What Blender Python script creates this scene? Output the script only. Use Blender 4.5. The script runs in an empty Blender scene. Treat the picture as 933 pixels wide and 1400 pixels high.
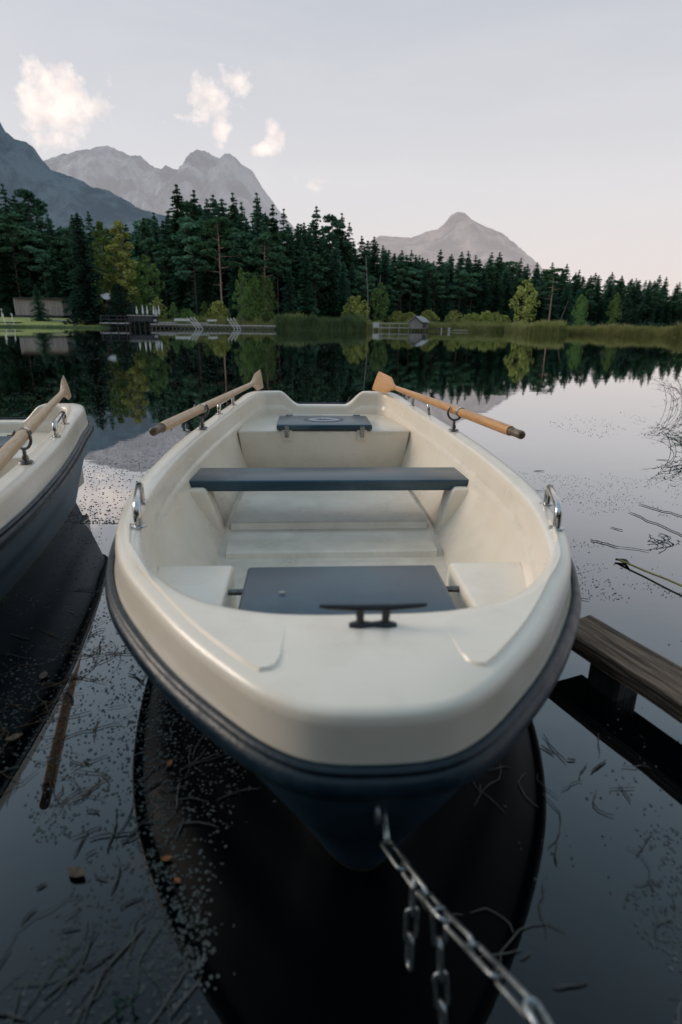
import bpy, bmesh, math, random
from mathutils import Vector, Matrix, noise
R = random.Random(7)
S = bpy.context.scene
COL = S.collection
PI = math.pi

# ------------------------------------------------------------------ camera model
F, H, PITCH, ROLL = 778.0, 1.25, math.atan(255.6/778), .0115

def ray(px, py):
    u0, v0 = (px-466.5)/F, (py-700)/F
    u = u0*math.cos(ROLL)+v0*math.sin(ROLL); v = v0*math.cos(ROLL)-u0*math.sin(ROLL)
    return (u, math.cos(PITCH)-v*math.sin(PITCH), -math.sin(PITCH)-v*math.cos(PITCH))
def at(px, py, z):
    d = ray(px, py); t = (z-H)/d[2]
    return Vector((d[0]*t, d[1]*t, z))
def aty(px, py, Y):
    d = ray(px, py); t = Y/d[1]
    return Vector((d[0]*t, Y, H+d[2]*t))

# ------------------------------------------------------------------ helpers
def link(o, parent=None):
    COL.objects.link(o)
    if parent is not None: o.parent = parent
    return o
def meta(o, label=None, cat=None, group=None, kind=None):
    if label: o['label'] = label
    if cat: o['category'] = cat
    if group: o['group'] = group
    if kind: o['kind'] = kind
    return o
def empty(name, loc=(0,0,0), rz=0, label=None, cat=None, group=None):
    o = bpy.data.objects.new(name, None); o.location = loc; o.rotation_euler = (0,0,rz)
    o.empty_display_size = .2
    return meta(link(o), label, cat, group)
def copy_tree(o, parent=None):
    c = o.copy(); COL.objects.link(c)
    if parent is not None: c.parent = parent
    for ch in list(o.children): copy_tree(ch, c)
    return c

class MB:
    """mesh collector"""
    def __init__(s): s.v=[]; s.f=[]; s.m=[]
    def add(s, vs, fs, mi=0):
        b = len(s.v); s.v.extend([tuple(v) for v in vs])
        for f in fs: s.f.append(tuple(i+b for i in f)); s.m.append(mi)
    def box(s, c, d, rot=None, mi=0):
        x,y,z = [k/2 for k in d]
        vs = [Vector(q) for q in ((-x,-y,-z),(x,-y,-z),(x,y,-z),(-x,y,-z),(-x,-y,z),(x,-y,z),(x,y,z),(-x,y,z))]
        if rot is not None: vs = [rot @ v for v in vs]
        c = Vector(c)
        s.add([v+c for v in vs], [(0,3,2,1),(4,5,6,7),(0,1,5,4),(1,2,6,5),(2,3,7,6),(3,0,4,7)], mi)
    def tube(s, pts, rad, n=10, cap=True, mi=0, flat=None):
        pts = [Vector(p) for p in pts]
        k = len(pts)
        if not hasattr(rad, '__len__'): rad = [rad]*k
        up = None; rings = []
        for i,p in enumerate(pts):
            t = (pts[min(i+1,k-1)]-pts[max(i-1,0)]).normalized()
            if up is None:
                up = Vector((0,0,1)) if abs(t.z) < .9 else Vector((1,0,0))
            side = t.cross(up)
            if side.length < 1e-4: side = t.cross(Vector((0,1,0)))
            side.normalize(); up = side.cross(t).normalized()
            fl = flat[i] if flat else 1
            rings.append([p + side*math.cos(2*PI*j/n)*rad[i] + up*math.sin(2*PI*j/n)*rad[i]*fl for j in range(n)])
        vs = [v for r in rings for v in r]; fs = []
        for i in range(k-1):
            for j in range(n):
                a=i*n+j; b=i*n+(j+1)%n
                fs.append((a,b,b+n,a+n))
        if cap: fs.append(tuple(range(n))[::-1]); fs.append(tuple((k-1)*n+j for j in range(n)))
        s.add(vs, fs, mi)
    def build(s, name, mat, parent=None, smooth=None, bevel=0, loc=None, segs=2):
        me = bpy.data.meshes.new(name); me.from_pydata(s.v, [], s.f)
        mats = mat if isinstance(mat, (list,tuple)) else [mat]
        for m in mats: me.materials.append(m)
        if len(mats) > 1: me.polygons.foreach_set('material_index', s.m)
        me.update()
        o = bpy.data.objects.new(name, me)
        if loc is not None: o.location = loc
        link(o, parent)
        if bevel:
            bm = bmesh.new(); bm.from_mesh(me)
            bmesh.ops.remove_doubles(bm, verts=bm.verts, dist=1e-5)
            es = [e for e in bm.edges if len(e.link_faces)==2 and e.calc_face_angle(0) > .5]
            bmesh.ops.bevel(bm, geom=es, offset=bevel, segments=segs, profile=.5, affect='EDGES')
            bm.to_mesh(me); bm.free()
        if smooth is not None:
            me.polygons.foreach_set('use_smooth', [True]*len(me.polygons))
            try: me.set_sharp_from_angle(angle=math.radians(smooth))
            except Exception: pass
        me.update()
        return o
def loft(rings, closed=True):
    n = len(rings[0]); vs = [v for r in rings for v in r]; fs=[]
    for i in range(len(rings)-1):
        for j in range(n if closed else n-1):
            a=i*n+j; b=i*n+(j+1)%n
            fs.append((a,b,b+n,a+n))
    return vs, fs
def catmull(P, sub):
    out=[]
    k=len(P)
    for i in range(k-1):
        p0=P[max(i-1,0)]; p1=P[i]; p2=P[i+1]; p3=P[min(i+2,k-1)]
        for j in range(sub):
            t=j/sub
            out.append(tuple(.5*((2*b)+(-a+c)*t+(2*a-5*b+4*c-d)*t*t+(-a+3*b-3*c+d)*t**3) for a,b,c,d in zip(p0,p1,p2,p3)))
    out.append(tuple(P[-1]))
    return out
def lerp(a,b,t): return a+(b-a)*t
def interp(x, xs, ys):
    if x <= xs[0]: return ys[0]
    for i in range(len(xs)-1):
        if x <= xs[i+1]: return lerp(ys[i], ys[i+1], (x-xs[i])/(xs[i+1]-xs[i]))
    return ys[-1]
def sinterp(x, xs, ys):
    # smooth (cosine-free catmull) 1D interpolation
    if x <= xs[0]: return ys[0]
    if x >= xs[-1]: return ys[-1]
    for i in range(len(xs)-1):
        if x <= xs[i+1]:
            t=(x-xs[i])/(xs[i+1]-xs[i])
            a=ys[max(i-1,0)];b=ys[i];c=ys[i+1];d=ys[min(i+2,len(xs)-1)]
            return .5*((2*b)+(-a+c)*t+(2*a-5*b+4*c-d)*t*t+(-a+3*b-3*c+d)*t**3)

# ------------------------------------------------------------------ materials
class NT:
    def __init__(s, tree): s.t=tree; tree.nodes.clear()
    def n(s, typ, **kw):
        nd = s.t.nodes.new(typ)
        for k,v in kw.items():
            if k.startswith('i_'):
                key=k[2:]; key=int(key) if key.isdigit() else key
                if hasattr(v,'is_output') or str(type(v)).find('Socket')>0: s.t.links.new(v, nd.inputs[key])
                else: nd.inputs[key].default_value = v
            else: setattr(nd,k,v)
        return nd
    def l(s,a,b): s.t.links.new(a,b)
    def math(s, op, a, b=None, c=None, clamp=False):
        nd=s.t.nodes.new('ShaderNodeMath'); nd.operation=op; nd.use_clamp=clamp
        for i,x in enumerate((a,b,c)):
            if x is None: continue
            if isinstance(x,(int,float)): nd.inputs[i].default_value=x
            else: s.t.links.new(x, nd.inputs[i])
        return nd.outputs[0]
    def mix(s, f, a, b, blend='MIX'):
        nd=s.t.nodes.new('ShaderNodeMix'); nd.data_type='RGBA'; nd.blend_type=blend
        for i,x in ((0,f),(6,a),(7,b)):
            if isinstance(x,(int,float)): nd.inputs[i].default_value=x
            elif isinstance(x,tuple): nd.inputs[i].default_value=(*x,1)[:4]
            else: s.t.links.new(x, nd.inputs[i])
        return nd.outputs[2]
    def ramp(s, f, stops):
        nd=s.t.nodes.new('ShaderNodeValToRGB'); cr=nd.color_ramp
        while len(cr.elements) < len(stops): cr.elements.new(.5)
        for e,(p,c) in zip(cr.elements, stops): e.position=p; e.color=(*c,1)[:4]
        if not isinstance(f,(int,float)): s.t.links.new(f, nd.inputs[0])
        return nd.outputs[0]
def newmat(name):
    m=bpy.data.materials.new(name); m.use_nodes=True
    return m, NT(m.node_tree)
def mat(name, col, col2=None, rough=.5, rough2=None, metal=0, scale=8, stretch=(1,1,1), bump=0, bscale=None, detail=5, spec=.5, contrast=(.35,.65), coords='Object', bdist=.01, rand=0, coat=0):
    m,t=newmat(name)
    tc=t.n('ShaderNodeTexCoord'); mp=t.n('ShaderNodeMapping'); mp.inputs['Scale'].default_value=stretch
    t.l(tc.outputs[coords], mp.inputs[0])
    ns=t.n('ShaderNodeTexNoise', i_Scale=scale, i_Detail=detail, i_Roughness=.6); t.l(mp.outputs[0], ns.inputs['Vector'])
    b=t.n('ShaderNodeBsdfPrincipled'); b.inputs['Metallic'].default_value=metal
    b.inputs['Specular IOR Level'].default_value=spec; b.inputs['Coat Weight'].default_value=coat; b.inputs['Coat Roughness'].default_value=.22; b.inputs['Coat IOR'].default_value=1.6
    fac=t.ramp(ns.outputs[0], [(contrast[0],(0,0,0)),(contrast[1],(1,1,1))])
    c=t.mix(fac, col, col2 or col)
    if rand:
        oi=t.n('ShaderNodeObjectInfo')
        hs=t.n('ShaderNodeHueSaturation')
        t.l(t.math('ADD', t.math('MULTIPLY', oi.outputs['Random'], rand*.12), .5-rand*.06), hs.inputs['Hue'])
        t.l(t.math('ADD', t.math('MULTIPLY', oi.outputs['Random'], rand), 1-rand*.5), hs.inputs['Value'])
        t.l(c, hs.inputs['Color']); c=hs.outputs[0]
    t.l(c, b.inputs['Base Color'])
    if rough2 is not None: t.l(t.math('ADD', t.math('MULTIPLY', fac, rough2-rough), rough), b.inputs['Roughness'])
    else: b.inputs['Roughness'].default_value=rough
    if bump:
        n2=t.n('ShaderNodeTexNoise', i_Scale=bscale or scale*3, i_Detail=6); t.l(mp.outputs[0], n2.inputs['Vector'])
        bp=t.n('ShaderNodeBump', i_Strength=bump, i_Distance=bdist); t.l(n2.outputs[0], bp.inputs['Height']); t.l(bp.outputs[0], b.inputs['Normal'])
    o=t.n('ShaderNodeOutputMaterial'); t.l(b.outputs[0], o.inputs[0])
    return m

def gelcoat():
    m,t=newmat('cream_gelcoat')
    tc=t.n('ShaderNodeTexCoord')
    n1=t.n('ShaderNodeTexNoise', i_Scale=2.2, i_Detail=4, i_Roughness=.55); t.l(tc.outputs['Object'], n1.inputs['Vector'])
    n2=t.n('ShaderNodeTexNoise', i_Scale=7, i_Detail=7, i_Roughness=.65); t.l(tc.outputs['Object'], n2.inputs['Vector'])
    n3=t.n('ShaderNodeTexNoise', i_Scale=140, i_Detail=3); t.l(tc.outputs['Object'], n3.inputs['Vector'])
    c=t.mix(t.ramp(n1.outputs[0],[(.35,(0,0,0)),(.7,(1,1,1))]), (.84,.755,.645), (.77,.68,.56))
    c=t.mix(t.ramp(n2.outputs[0],[(.50,(0,0,0)),(.85,(.25,.25,.25))]), c, (.44,.38,.28))
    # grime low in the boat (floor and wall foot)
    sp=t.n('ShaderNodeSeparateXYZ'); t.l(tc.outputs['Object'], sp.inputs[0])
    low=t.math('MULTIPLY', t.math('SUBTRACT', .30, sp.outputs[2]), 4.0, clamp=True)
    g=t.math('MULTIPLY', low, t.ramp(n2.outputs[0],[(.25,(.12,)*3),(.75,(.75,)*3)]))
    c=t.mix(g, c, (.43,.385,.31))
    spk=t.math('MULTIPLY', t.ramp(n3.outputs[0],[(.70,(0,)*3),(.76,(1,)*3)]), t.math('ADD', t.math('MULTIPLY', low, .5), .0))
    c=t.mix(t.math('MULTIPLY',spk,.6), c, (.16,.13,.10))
    # grime caught above the rail, and faint scratches
    rz=t.math('SUBTRACT', 1.0, t.math('MULTIPLY', t.math('ABSOLUTE', t.math('SUBTRACT', sp.outputs[2], .475)), 38.0), clamp=True)
    c=t.mix(t.math('MULTIPLY', rz, t.ramp(n2.outputs[0],[(.45,(0,)*3),(.66,(.22,)*3)])), c, (.30,.27,.19))
    mp=t.n('ShaderNodeMapping'); mp.inputs['Scale'].default_value=(9,120,40); mp.inputs['Rotation'].default_value=(0,0,.5); t.l(tc.outputs['Object'],mp.inputs[0])
    n4=t.n('ShaderNodeTexNoise', i_Scale=1.4, i_Detail=3); t.l(mp.outputs[0], n4.inputs['Vector'])
    c=t.mix(t.ramp(n4.outputs[0],[(.66,(0,)*3),(.74,(.30,)*3)]), c, (.52,.47,.38))
    b=t.n('ShaderNodeBsdfPrincipled'); t.l(c, b.inputs['Base Color'])
    t.l(t.math('ADD', t.math('MULTIPLY', n2.outputs[0], .28), .10), b.inputs['Roughness'])
    bp=t.n('ShaderNodeBump', i_Strength=.05, i_Distance=.003); t.l(n2.outputs[0], bp.inputs['Height']); t.l(bp.outputs[0], b.inputs['Normal'])
    o=t.n('ShaderNodeOutputMaterial'); t.l(b.outputs[0], o.inputs[0])
    return m
M={}
M['gel']=gelcoat()
M['navyhull']=mat('navy_hull', (.012,.028,.050), (.030,.055,.080), .16, .4, scale=5, stretch=(1,1,3), bump=.05, detail=8)
def hullmat(ca=(.010,.036,.062),cb=(.040,.084,.120),rg=.26,sp_=.25):
    m,t=newmat('navy_hull_gelcoat')
    tc=t.n('ShaderNodeTexCoord'); sp=t.n('ShaderNodeSeparateXYZ'); t.l(tc.outputs['Object'],sp.inputs[0])
    n=t.n('ShaderNodeTexNoise', i_Scale=6, i_Detail=8, i_Roughness=.7); t.l(tc.outputs['Object'],n.inputs['Vector'])
    c=t.mix(n.outputs[0],ca,cb)
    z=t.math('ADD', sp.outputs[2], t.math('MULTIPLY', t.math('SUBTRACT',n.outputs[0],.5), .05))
    sc=t.ramp(z,[(.0,(1,)*3),(.018,(.8,)*3),(.05,(0,)*3)])  # light caught by the lower chine, painted as a brownish waterline band
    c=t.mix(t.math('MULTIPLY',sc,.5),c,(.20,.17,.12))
    b=t.n('ShaderNodeBsdfPrincipled'); t.l(c,b.inputs['Base Color']); t.l(t.math('ADD',t.math('MULTIPLY',n.outputs[0],.25),rg),b.inputs['Roughness']); b.inputs['Specular IOR Level'].default_value=sp_
    o=t.n('ShaderNodeOutputMaterial'); t.l(b.outputs[0],o.inputs[0]); return m
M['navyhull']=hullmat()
M['rubber']=mat('rubber_rail', (.003,.014,.024), (.010,.028,.042), .34, .6, scale=22, bump=.15, detail=8, contrast=(.45,.8), spec=.35)
M['seat']=mat('navy_seat', (.008,.044,.072), (.075,.130,.160), .30, .5, scale=3.2, contrast=(.46,.78), bump=.2, bscale=160, bdist=.002, detail=9, coat=.12, spec=.5)
M['lidtop']=mat('faded_print', (.17,.22,.29), (.26,.31,.37), .35, scale=14)
M['logo']=mat('dark_print', (.006,.012,.03), None, .4)
M['chrome']=mat('polished_steel', (.62,.62,.62), (.45,.44,.43), .08, .28, metal=1, scale=30)
M['steel']=mat('dull_steel', (.20,.20,.20), (.11,.10,.09), .3, .5, metal=1, scale=40)
M['chain']=mat('galvanised_chain', (.42,.46,.48), (.16,.17,.17), .28, .5, metal=1, scale=60)
M['blackmetal']=mat('black_nylon', (.012,.014,.018), None, .32, scale=30)
M['latch']=mat('latch_metal', (.50,.48,.44), (.25,.24,.22), .3, .5, metal=1, scale=50)
def woodmat(name, c1, c2, sc, rough=.4, coords='Object', stretch=(9,1,9), bump=.1, spec=.5):
    return mat(name, c1, c2, rough, rough+.2, scale=sc, stretch=stretch, bump=bump, bscale=sc*2, detail=8, contrast=(.3,.7), coords=coords, spec=spec)
M['oarwood_pale']=woodmat('varnished_ash', (.60,.42,.26), (.45,.28,.15), 7, .3)
M['oarwood_gold']=woodmat('varnished_pine', (.62,.33,.13), (.42,.19,.06), 7, .25)
M['oartip']=mat('worn_grip', (.05,.03,.02), (.20,.13,.08), .5, scale=25)
M['oldwood']=mat('weathered_timber', (.05,.026,.014), (.34,.22,.145), .75, .95, scale=5, stretch=(11,.6,11), bump=1.0, bscale=9, bdist=.02, detail=10, contrast=(.36,.62))
M['wetwood']=mat('wet_timber', (.02,.017,.014), (.05,.045,.04), .45, .7, scale=8, stretch=(4,4,.6), bump=.5)
M['farwood']=mat('grey_boards', (.32,.33,.33), (.52,.52,.51), .8, scale=1.2, stretch=(3,3,.4), detail=6)
M['dockpile']=mat('wet_pile', (.10,.10,.10), (.2,.2,.2), .8, scale=2)
M['hutwall']=mat('hut_boards', (.15,.15,.145), (.30,.29,.28), .85, scale=1.5, stretch=(4,4,.3), detail=8)
M['farwood_dark']=mat('dark_boards', (.03,.032,.036), (.06,.062,.066), .8, scale=1.2, stretch=(3,3,.4))
M['shedwall']=mat('shed_boards', (.27,.24,.22), (.50,.45,.41), .85, scale=.9, stretch=(4,4,.15), detail=8)
M['shedroof']=mat('shed_roof', (.03,.028,.028), (.06,.05,.045), .8, scale=2)
M['shingle']=mat('roof_shingles', (.24,.235,.235), (.38,.375,.37), .8, scale=1.5, stretch=(3,1,1), detail=7)
M['white']=mat('white_canvas', (.68,.69,.70), (.5,.52,.52), .8, scale=4)
M['pale']=mat('pale_curtain', (.42,.43,.42), (.26,.27,.27), .8, scale=2.5, stretch=(3,3,.1))
M['redroof']=mat('brown_roof', (.13,.075,.06), (.08,.05,.045), .8, scale=2)
M['rod']=mat('handrail_metal', (.70,.72,.72), (.5,.5,.5), .35, metal=.5, scale=3)
def leafmat(name, c1, c2, rand=.35, scale=.6, trans=.15):
    m,t=newmat(name)
    tc=t.n('ShaderNodeTexCoord'); oi=t.n('ShaderNodeObjectInfo')
    ns=t.n('ShaderNodeTexNoise', i_Scale=scale, i_Detail=4); t.l(tc.outputs['Object'], ns.inputs['Vector'])
    n2=t.n('ShaderNodeTexNoise', i_Scale=scale*9, i_Detail=2); t.l(tc.outputs['Object'], n2.inputs['Vector'])
    c=t.mix(t.ramp(ns.outputs[0],[(.35,(0,)*3),(.65,(1,)*3)]), c1, c2)
    c=t.mix(t.math('MULTIPLY', n2.outputs[0], .5), c, tuple(k*.35 for k in c1))
    hs=t.n('ShaderNodeHueSaturation')
    t.l(t.math('ADD', t.math('MULTIPLY', oi.outputs['Random'], rand*.14), .5-rand*.07), hs.inputs['Hue'])
    t.l(t.math('ADD', t.math('MULTIPLY', oi.outputs['Random'], rand*2.2), 1-rand*1.1), hs.inputs['Value'])
    t.l(c, hs.inputs['Color'])
    d=t.n('ShaderNodeBsdfDiffuse'); t.l(hs.outputs[0], d.inputs[0])
    tr=t.n('ShaderNodeBsdfTranslucent'); t.l(hs.outputs[0], tr.inputs[0])
    mx=t.n('ShaderNodeMixShader', i_0=trans); t.l(d.outputs[0], mx.inputs[1]); t.l(tr.outputs[0], mx.inputs[2])
    o=t.n('ShaderNodeOutputMaterial'); t.l(mx.outputs[0], o.inputs[0])
    return m
M['spruce']=leafmat('spruce_needles', (.042,.110,.074), (.098,.200,.112), .38)
M['farspruce']=leafmat('far_needles', (.024,.058,.058), (.040,.082,.072), .35)
M['pine']=leafmat('pine_needles', (.075,.18,.11), (.14,.26,.14), .32)
M['green']=leafmat('green_leaves', (.14,.25,.085), (.24,.36,.11), .25)
M['yellow']=leafmat('yellow_leaves', (.40,.47,.14), (.55,.58,.20), .12)
M['darkleaf']=leafmat('dark_leaves', (.03,.07,.055), (.055,.105,.07), .2)
M['reed']=leafmat('reed_blades', (.27,.31,.11), (.40,.41,.17), .2, scale=.15, trans=.3)
M['reedgreen']=leafmat('green_reed_blades', (.13,.22,.11), (.21,.30,.13), .2, scale=.15, trans=.3)
M['bark']=mat('bark', (.05,.04,.035), (.11,.09,.075), .9, scale=3, stretch=(3,3,.6))
M['pinebark']=mat('pine_bark', (.30,.20,.15), (.46,.35,.28), .9, scale=2, stretch=(3,3,.5))
M['birchbark']=mat('pale_bark', (.30,.29,.26), (.12,.11,.10), .9, scale=2, stretch=(1,1,1))
M['deadleaf']=mat('dead_leaf', (.10,.06,.035), (.20,.13,.07), .7, scale=60)
M['speck']=mat('floating_specks', (.14,.15,.14), (.06,.07,.065), .6, scale=3, coords='Object')
M['litter']=mat('floating_litter', (.035,.035,.032), (.12,.12,.11), .45, scale=30)
M['stalk']=mat('yellow_stalk', (.42,.34,.06), (.26,.20,.05), .45, scale=9)

# ------------------------------------------------------------------ world
w=bpy.data.worlds.new('World'); S.world=w; w.use_nodes=True
t=NT(w.node_tree)
SUN_EL, SUN_AZ = math.radians(24), math.radians(-75)     # azimuth from +Y, towards +X positive
tc=t.n('ShaderNodeTexCoord'); sp=t.n('ShaderNodeSeparateXYZ'); t.l(tc.outputs['Generated'], sp.inputs[0])
sky=t.n('ShaderNodeTexSky'); sky.sky_type='NISHITA'; sky.sun_disc=False; sky.sun_elevation=SUN_EL; sky.sun_rotation=SUN_AZ; sky.dust_density=3; sky.air_density=1
skyc=t.mix(1.0, sky.outputs[0], (.11,.11,.11), 'MULTIPLY')
el=sp.outputs[2]
ee=t.math('ADD', t.math('MULTIPLY', el, .5), .5)
hi=[(.70,(.59,.61,.66)),(.78,(.44,.575,.68)),(1.0,(.30,.46,.60))]
grad=t.ramp(ee, [(0,(.10,.12,.13)), (.485,(.2,.22,.23)), (.502,(.89,.72,.66)), (.535,(.84,.755,.735)), (.60,(.765,.74,.75))]+hi)
ysafe=t.math('MAXIMUM', sp.outputs[1], .05)
U=t.math('DIVIDE', sp.outputs[0], ysafe); V=t.math('DIVIDE', sp.outputs[2], ysafe)
front=t.math('GREATER_THAN', sp.outputs[1], .1)
# the left half of the sky is a little greyer at the horizon than the pink right half
leftness=t.math('MULTIPLY', t.math('SUBTRACT', .25, U), .9, clamp=True)
grad=t.mix(leftness, grad, t.ramp(ee, [(0,(.10,.12,.13)),(.485,(.2,.22,.23)),(.502,(.74,.70,.70)),(.60,(.725,.715,.735))]+hi))
wv=t.n('ShaderNodeCombineXYZ'); t.l(t.math('MULTIPLY', sp.outputs[0], 2.2), wv.inputs[0]); t.l(t.math('MULTIPLY', sp.outputs[2], 9.0), wv.inputs[1]); t.l(t.math('MULTIPLY', sp.outputs[1], 2.2), wv.inputs[2])
wn=t.n('ShaderNodeTexNoise', i_Scale=1.6, i_Detail=7, i_Roughness=.6, i_Distortion=.6); t.l(wv.outputs[0], wn.inputs['Vector'])
grad=t.mix(t.math('MULTIPLY', t.ramp(wn.outputs[0],[(.45,(0,)*3),(.8,(1,)*3)]), .16), grad, (.95,.88,.86))
base=t.mix(.12, grad, skyc)
def uv(px,py):
    d=ray(px,py); return d[0]/d[1], d[2]/d[1]
cv=t.n('ShaderNodeCombineXYZ'); t.l(U,cv.inputs[0]); t.l(V,cv.inputs[1])
nz=t.n('ShaderNodeTexNoise', i_Scale=14.0, i_Detail=10, i_Roughness=.62); t.l(cv.outputs[0], nz.inputs['Vector'])
nz2=t.n('ShaderNodeTexNoise', i_Scale=34.0, i_Detail=4, i_Roughness=.55); t.l(cv.outputs[0], nz2.inputs['Vector'])
dens=None
for px,py,rx,ry,amp in ((84,140,62,58,1.0),(62,108,32,38,.9),(120,150,36,26,.8),(78,192,34,20,.75),(286,138,36,36,1.0),(246,160,36,12,.75),(322,112,24,24,.75),(301,172,15,38,.95),(300,145,24,30,.8),(377,178,11,20,.42),(360,204,18,7,.38),(438,247,24,11,.42)):
    u0,v0=uv(px,py); ru=abs(uv(px+rx,py)[0]-u0); rv=abs(uv(px,py-ry)[1]-v0)
    du=t.math('DIVIDE', t.math('SUBTRACT',U,u0), ru); dv=t.math('DIVIDE', t.math('SUBTRACT',V,v0), rv)
    r2=t.math('ADD', t.math('MULTIPLY',du,du), t.math('MULTIPLY',dv,dv))
    k=t.math('MULTIPLY', t.math('SUBTRACT', 1.0, t.math('SQRT', r2)), amp)
    dens=k if dens is None else t.math('MAXIMUM', dens, k)
nn=t.math('MULTIPLY', t.math('SUBTRACT', nz.outputs[0], .50), 4.2)
dd=t.math('ADD', dens, nn)
cm=t.ramp(dd, [(.0,(0,)*3),(.30,(.5,)*3),(.75,(1,)*3)])
shade=t.ramp(t.math('ADD', t.math('MULTIPLY',nz2.outputs[0],.7), t.math('MULTIPLY',nz.outputs[0],.3)), [(.34,(.80,.72,.71)),(.62,(1.16,1.01,.92))])
cf=t.math('MULTIPLY', t.math('MULTIPLY', cm, front), .88)
final=t.mix(cf, base, shade)
bg=t.n('ShaderNodeBackground', i_Strength=1.07); t.l(final, bg.inputs[0])
wo=t.n('ShaderNodeOutputWorld'); t.l(bg.outputs[0], wo.inputs[0])

sl=bpy.data.lights.new('sun','SUN'); sl.energy=1.5; sl.angle=math.radians(25); sl.color=(1,.86,.72)
so=bpy.data.objects.new('sun', sl); link(so)
sd=Vector((math.sin(SUN_AZ)*math.cos(SUN_EL), math.cos(SUN_AZ)*math.cos(SUN_EL), math.sin(SUN_EL)))
so.rotation_euler=(-sd).to_track_quat('-Z','Y').to_euler()

# ------------------------------------------------------------------ camera
cam=bpy.data.cameras.new('camera'); co=bpy.data.objects.new('camera', cam); link(co); S.camera=co
cam.sensor_fit='VERTICAL'; cam.sensor_height=36; cam.lens=F/1400*36
cam.clip_start=.05; cam.clip_end=30000
fwd=Vector((0,math.cos(PITCH),-math.sin(PITCH))); up=Vector((0,math.sin(PITCH),math.cos(PITCH))); rt=Vector((1,0,0))
# image content is rolled clockwise by ROLL
xr=rt*math.cos(ROLL)+up*math.sin(ROLL); yr=up*math.cos(ROLL)-rt*math.sin(ROLL)
mw=Matrix((( xr.x,yr.x,-fwd.x,0),(xr.y,yr.y,-fwd.y,0),(xr.z,yr.z,-fwd.z,H),(0,0,0,1)))
co.matrix_world=mw
cam.dof.use_dof=True; cam.dof.focus_distance=4.6; cam.dof.aperture_fstop=2.0

# ------------------------------------------------------------------ lake and land
def watermat():
    m,t=newmat('dark_lake_water')
    ge=t.n('ShaderNodeNewGeometry')
    mp=t.n('ShaderNodeMapping'); mp.inputs['Scale'].default_value=(.55,1.6,1); t.l(ge.outputs['Position'], mp.inputs[0])
    n1=t.n('ShaderNodeTexNoise', i_Scale=1.1, i_Detail=3, i_Roughness=.5); t.l(mp.outputs[0], n1.inputs['Vector'])
    n2=t.n('ShaderNodeTexNoise', i_Scale=9.0, i_Detail=2); t.l(mp.outputs[0], n2.inputs['Vector'])
    h=t.math('ADD', t.math('MULTIPLY', n1.outputs[0], .0009), t.math('MULTIPLY', n2.outputs[0], .00012))
    bp=t.n('ShaderNodeBump', i_Strength=1.0, i_Distance=1.0); t.l(h, bp.inputs['Height'])
    lw=t.n('ShaderNodeLayerWeight', i_Blend=.5); t.l(bp.outputs[0], lw.inputs['Normal'])
    fr=t.math('ADD', t.math('MULTIPLY', t.math('POWER', lw.outputs['Facing'] , 2.1), .98), .018, clamp=True)
    d=t.n('ShaderNodeBsdfDiffuse'); d.inputs[0].default_value=(.0010,.0022,.0028,1)
    g=t.n('ShaderNodeBsdfGlossy'); g.inputs['Roughness'].default_value=.012; g.inputs[0].default_value=(.97,.985,1,1)
    t.l(bp.outputs[0], g.inputs['Normal'])
    mx=t.n('ShaderNodeMixShader'); t.l(fr,mx.inputs[0]); t.l(d.outputs[0],mx.inputs[1]); t.l(g.outputs[0],mx.inputs[2])
    o=t.n('ShaderNodeOutputMaterial'); t.l(mx.outputs[0], o.inputs[0])
    return m
M['water']=watermat()
mb=MB()
rings=[]
for r_ in (0.0,):
    pass
n=96; vs=[(0,0,0)]; fs=[]
for k,rr in enumerate((8,40,120,260)):
    for j in range(n): a=2*PI*j/n; vs.append((rr*math.sin(a),rr*math.cos(a),0))
for j in range(n): fs.append((0,1+(j+1)%n,1+j))
for k in range(3):
    for j in range(n):
        a=1+k*n+j; b=1+k*n+(j+1)%n; fs.append((a,b,b+n,a+n))
mb.add(vs,fs); lake=mb.build('lake_water', M['water']); meta(lake,kind='structure')

SHY=[(-60,131),(0,134),(135,137),(200,142),(300,144),(400,146),(500,151),(560,157),(690,160),(704,142),(716,113),(765,108),(780,120),(850,105),(933,88),(990,75)]
shore=[]
for px,Y_ in SHY:
    p=aty(px,450,Y_); shore.append((math.atan2(p.x,p.y), math.hypot(p.x,p.y)))
shore.sort()
ext_l=[(-PI,5),(-2.4,6),(-1.7,16),(-1.2,60),(-.9,130)]
ext_r=[(.75,46),(.95,26),(1.2,14),(1.6,8),(2.2,6),(PI,5)]
SHORE=ext_l+shore+ext_r
SA=[a for a,_ in SHORE]; SR=[r for _,r in SHORE]
def shore_r(a): return interp(a,SA,SR)
def slope_at(a):
    deg=math.degrees(a)
    return interp(deg,[-60,-33,-22,-14,40],[.12,.12,.10,.012,.012])
def land_z(x,y):
    a=math.atan2(x,y); d=math.hypot(x,y)-shore_r(a)
    if d<0: return -.3
    s_=slope_at(a)
    return min(.12,d*.3)+s_*min(d,18)+.004*max(0,min(d-18,200))
mb=MB(); vs=[];fs=[]
angs=[-PI+2*PI*j/720 for j in range(720)]
offs=[-3,-.6,0,.4,1.5,5,11,18,35,60,120,300,1200,6000,16000]
for j,a in enumerate(angs):
    r0=shore_r(a)+ (noise.noise(Vector((a*60,0,0)))*.012*shore_r(a) if abs(a)<.8 else 0)
    for k,o_ in enumerate(offs):
        rr=max(.5,r0+o_)
        x=rr*math.sin(a); y=rr*math.cos(a)
        z={-3:-1.2,-.6:-.25,0:-.01}.get(o_)
        if z is None:
            d=o_; z=min(.12,d*.3)+slope_at(a)*min(d,18)+.004*max(0,min(d-18,200))+noise.noise(Vector((x*.3,y*.3,0)))*.05
        vs.append((x,y,z))
K=len(offs)
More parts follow.
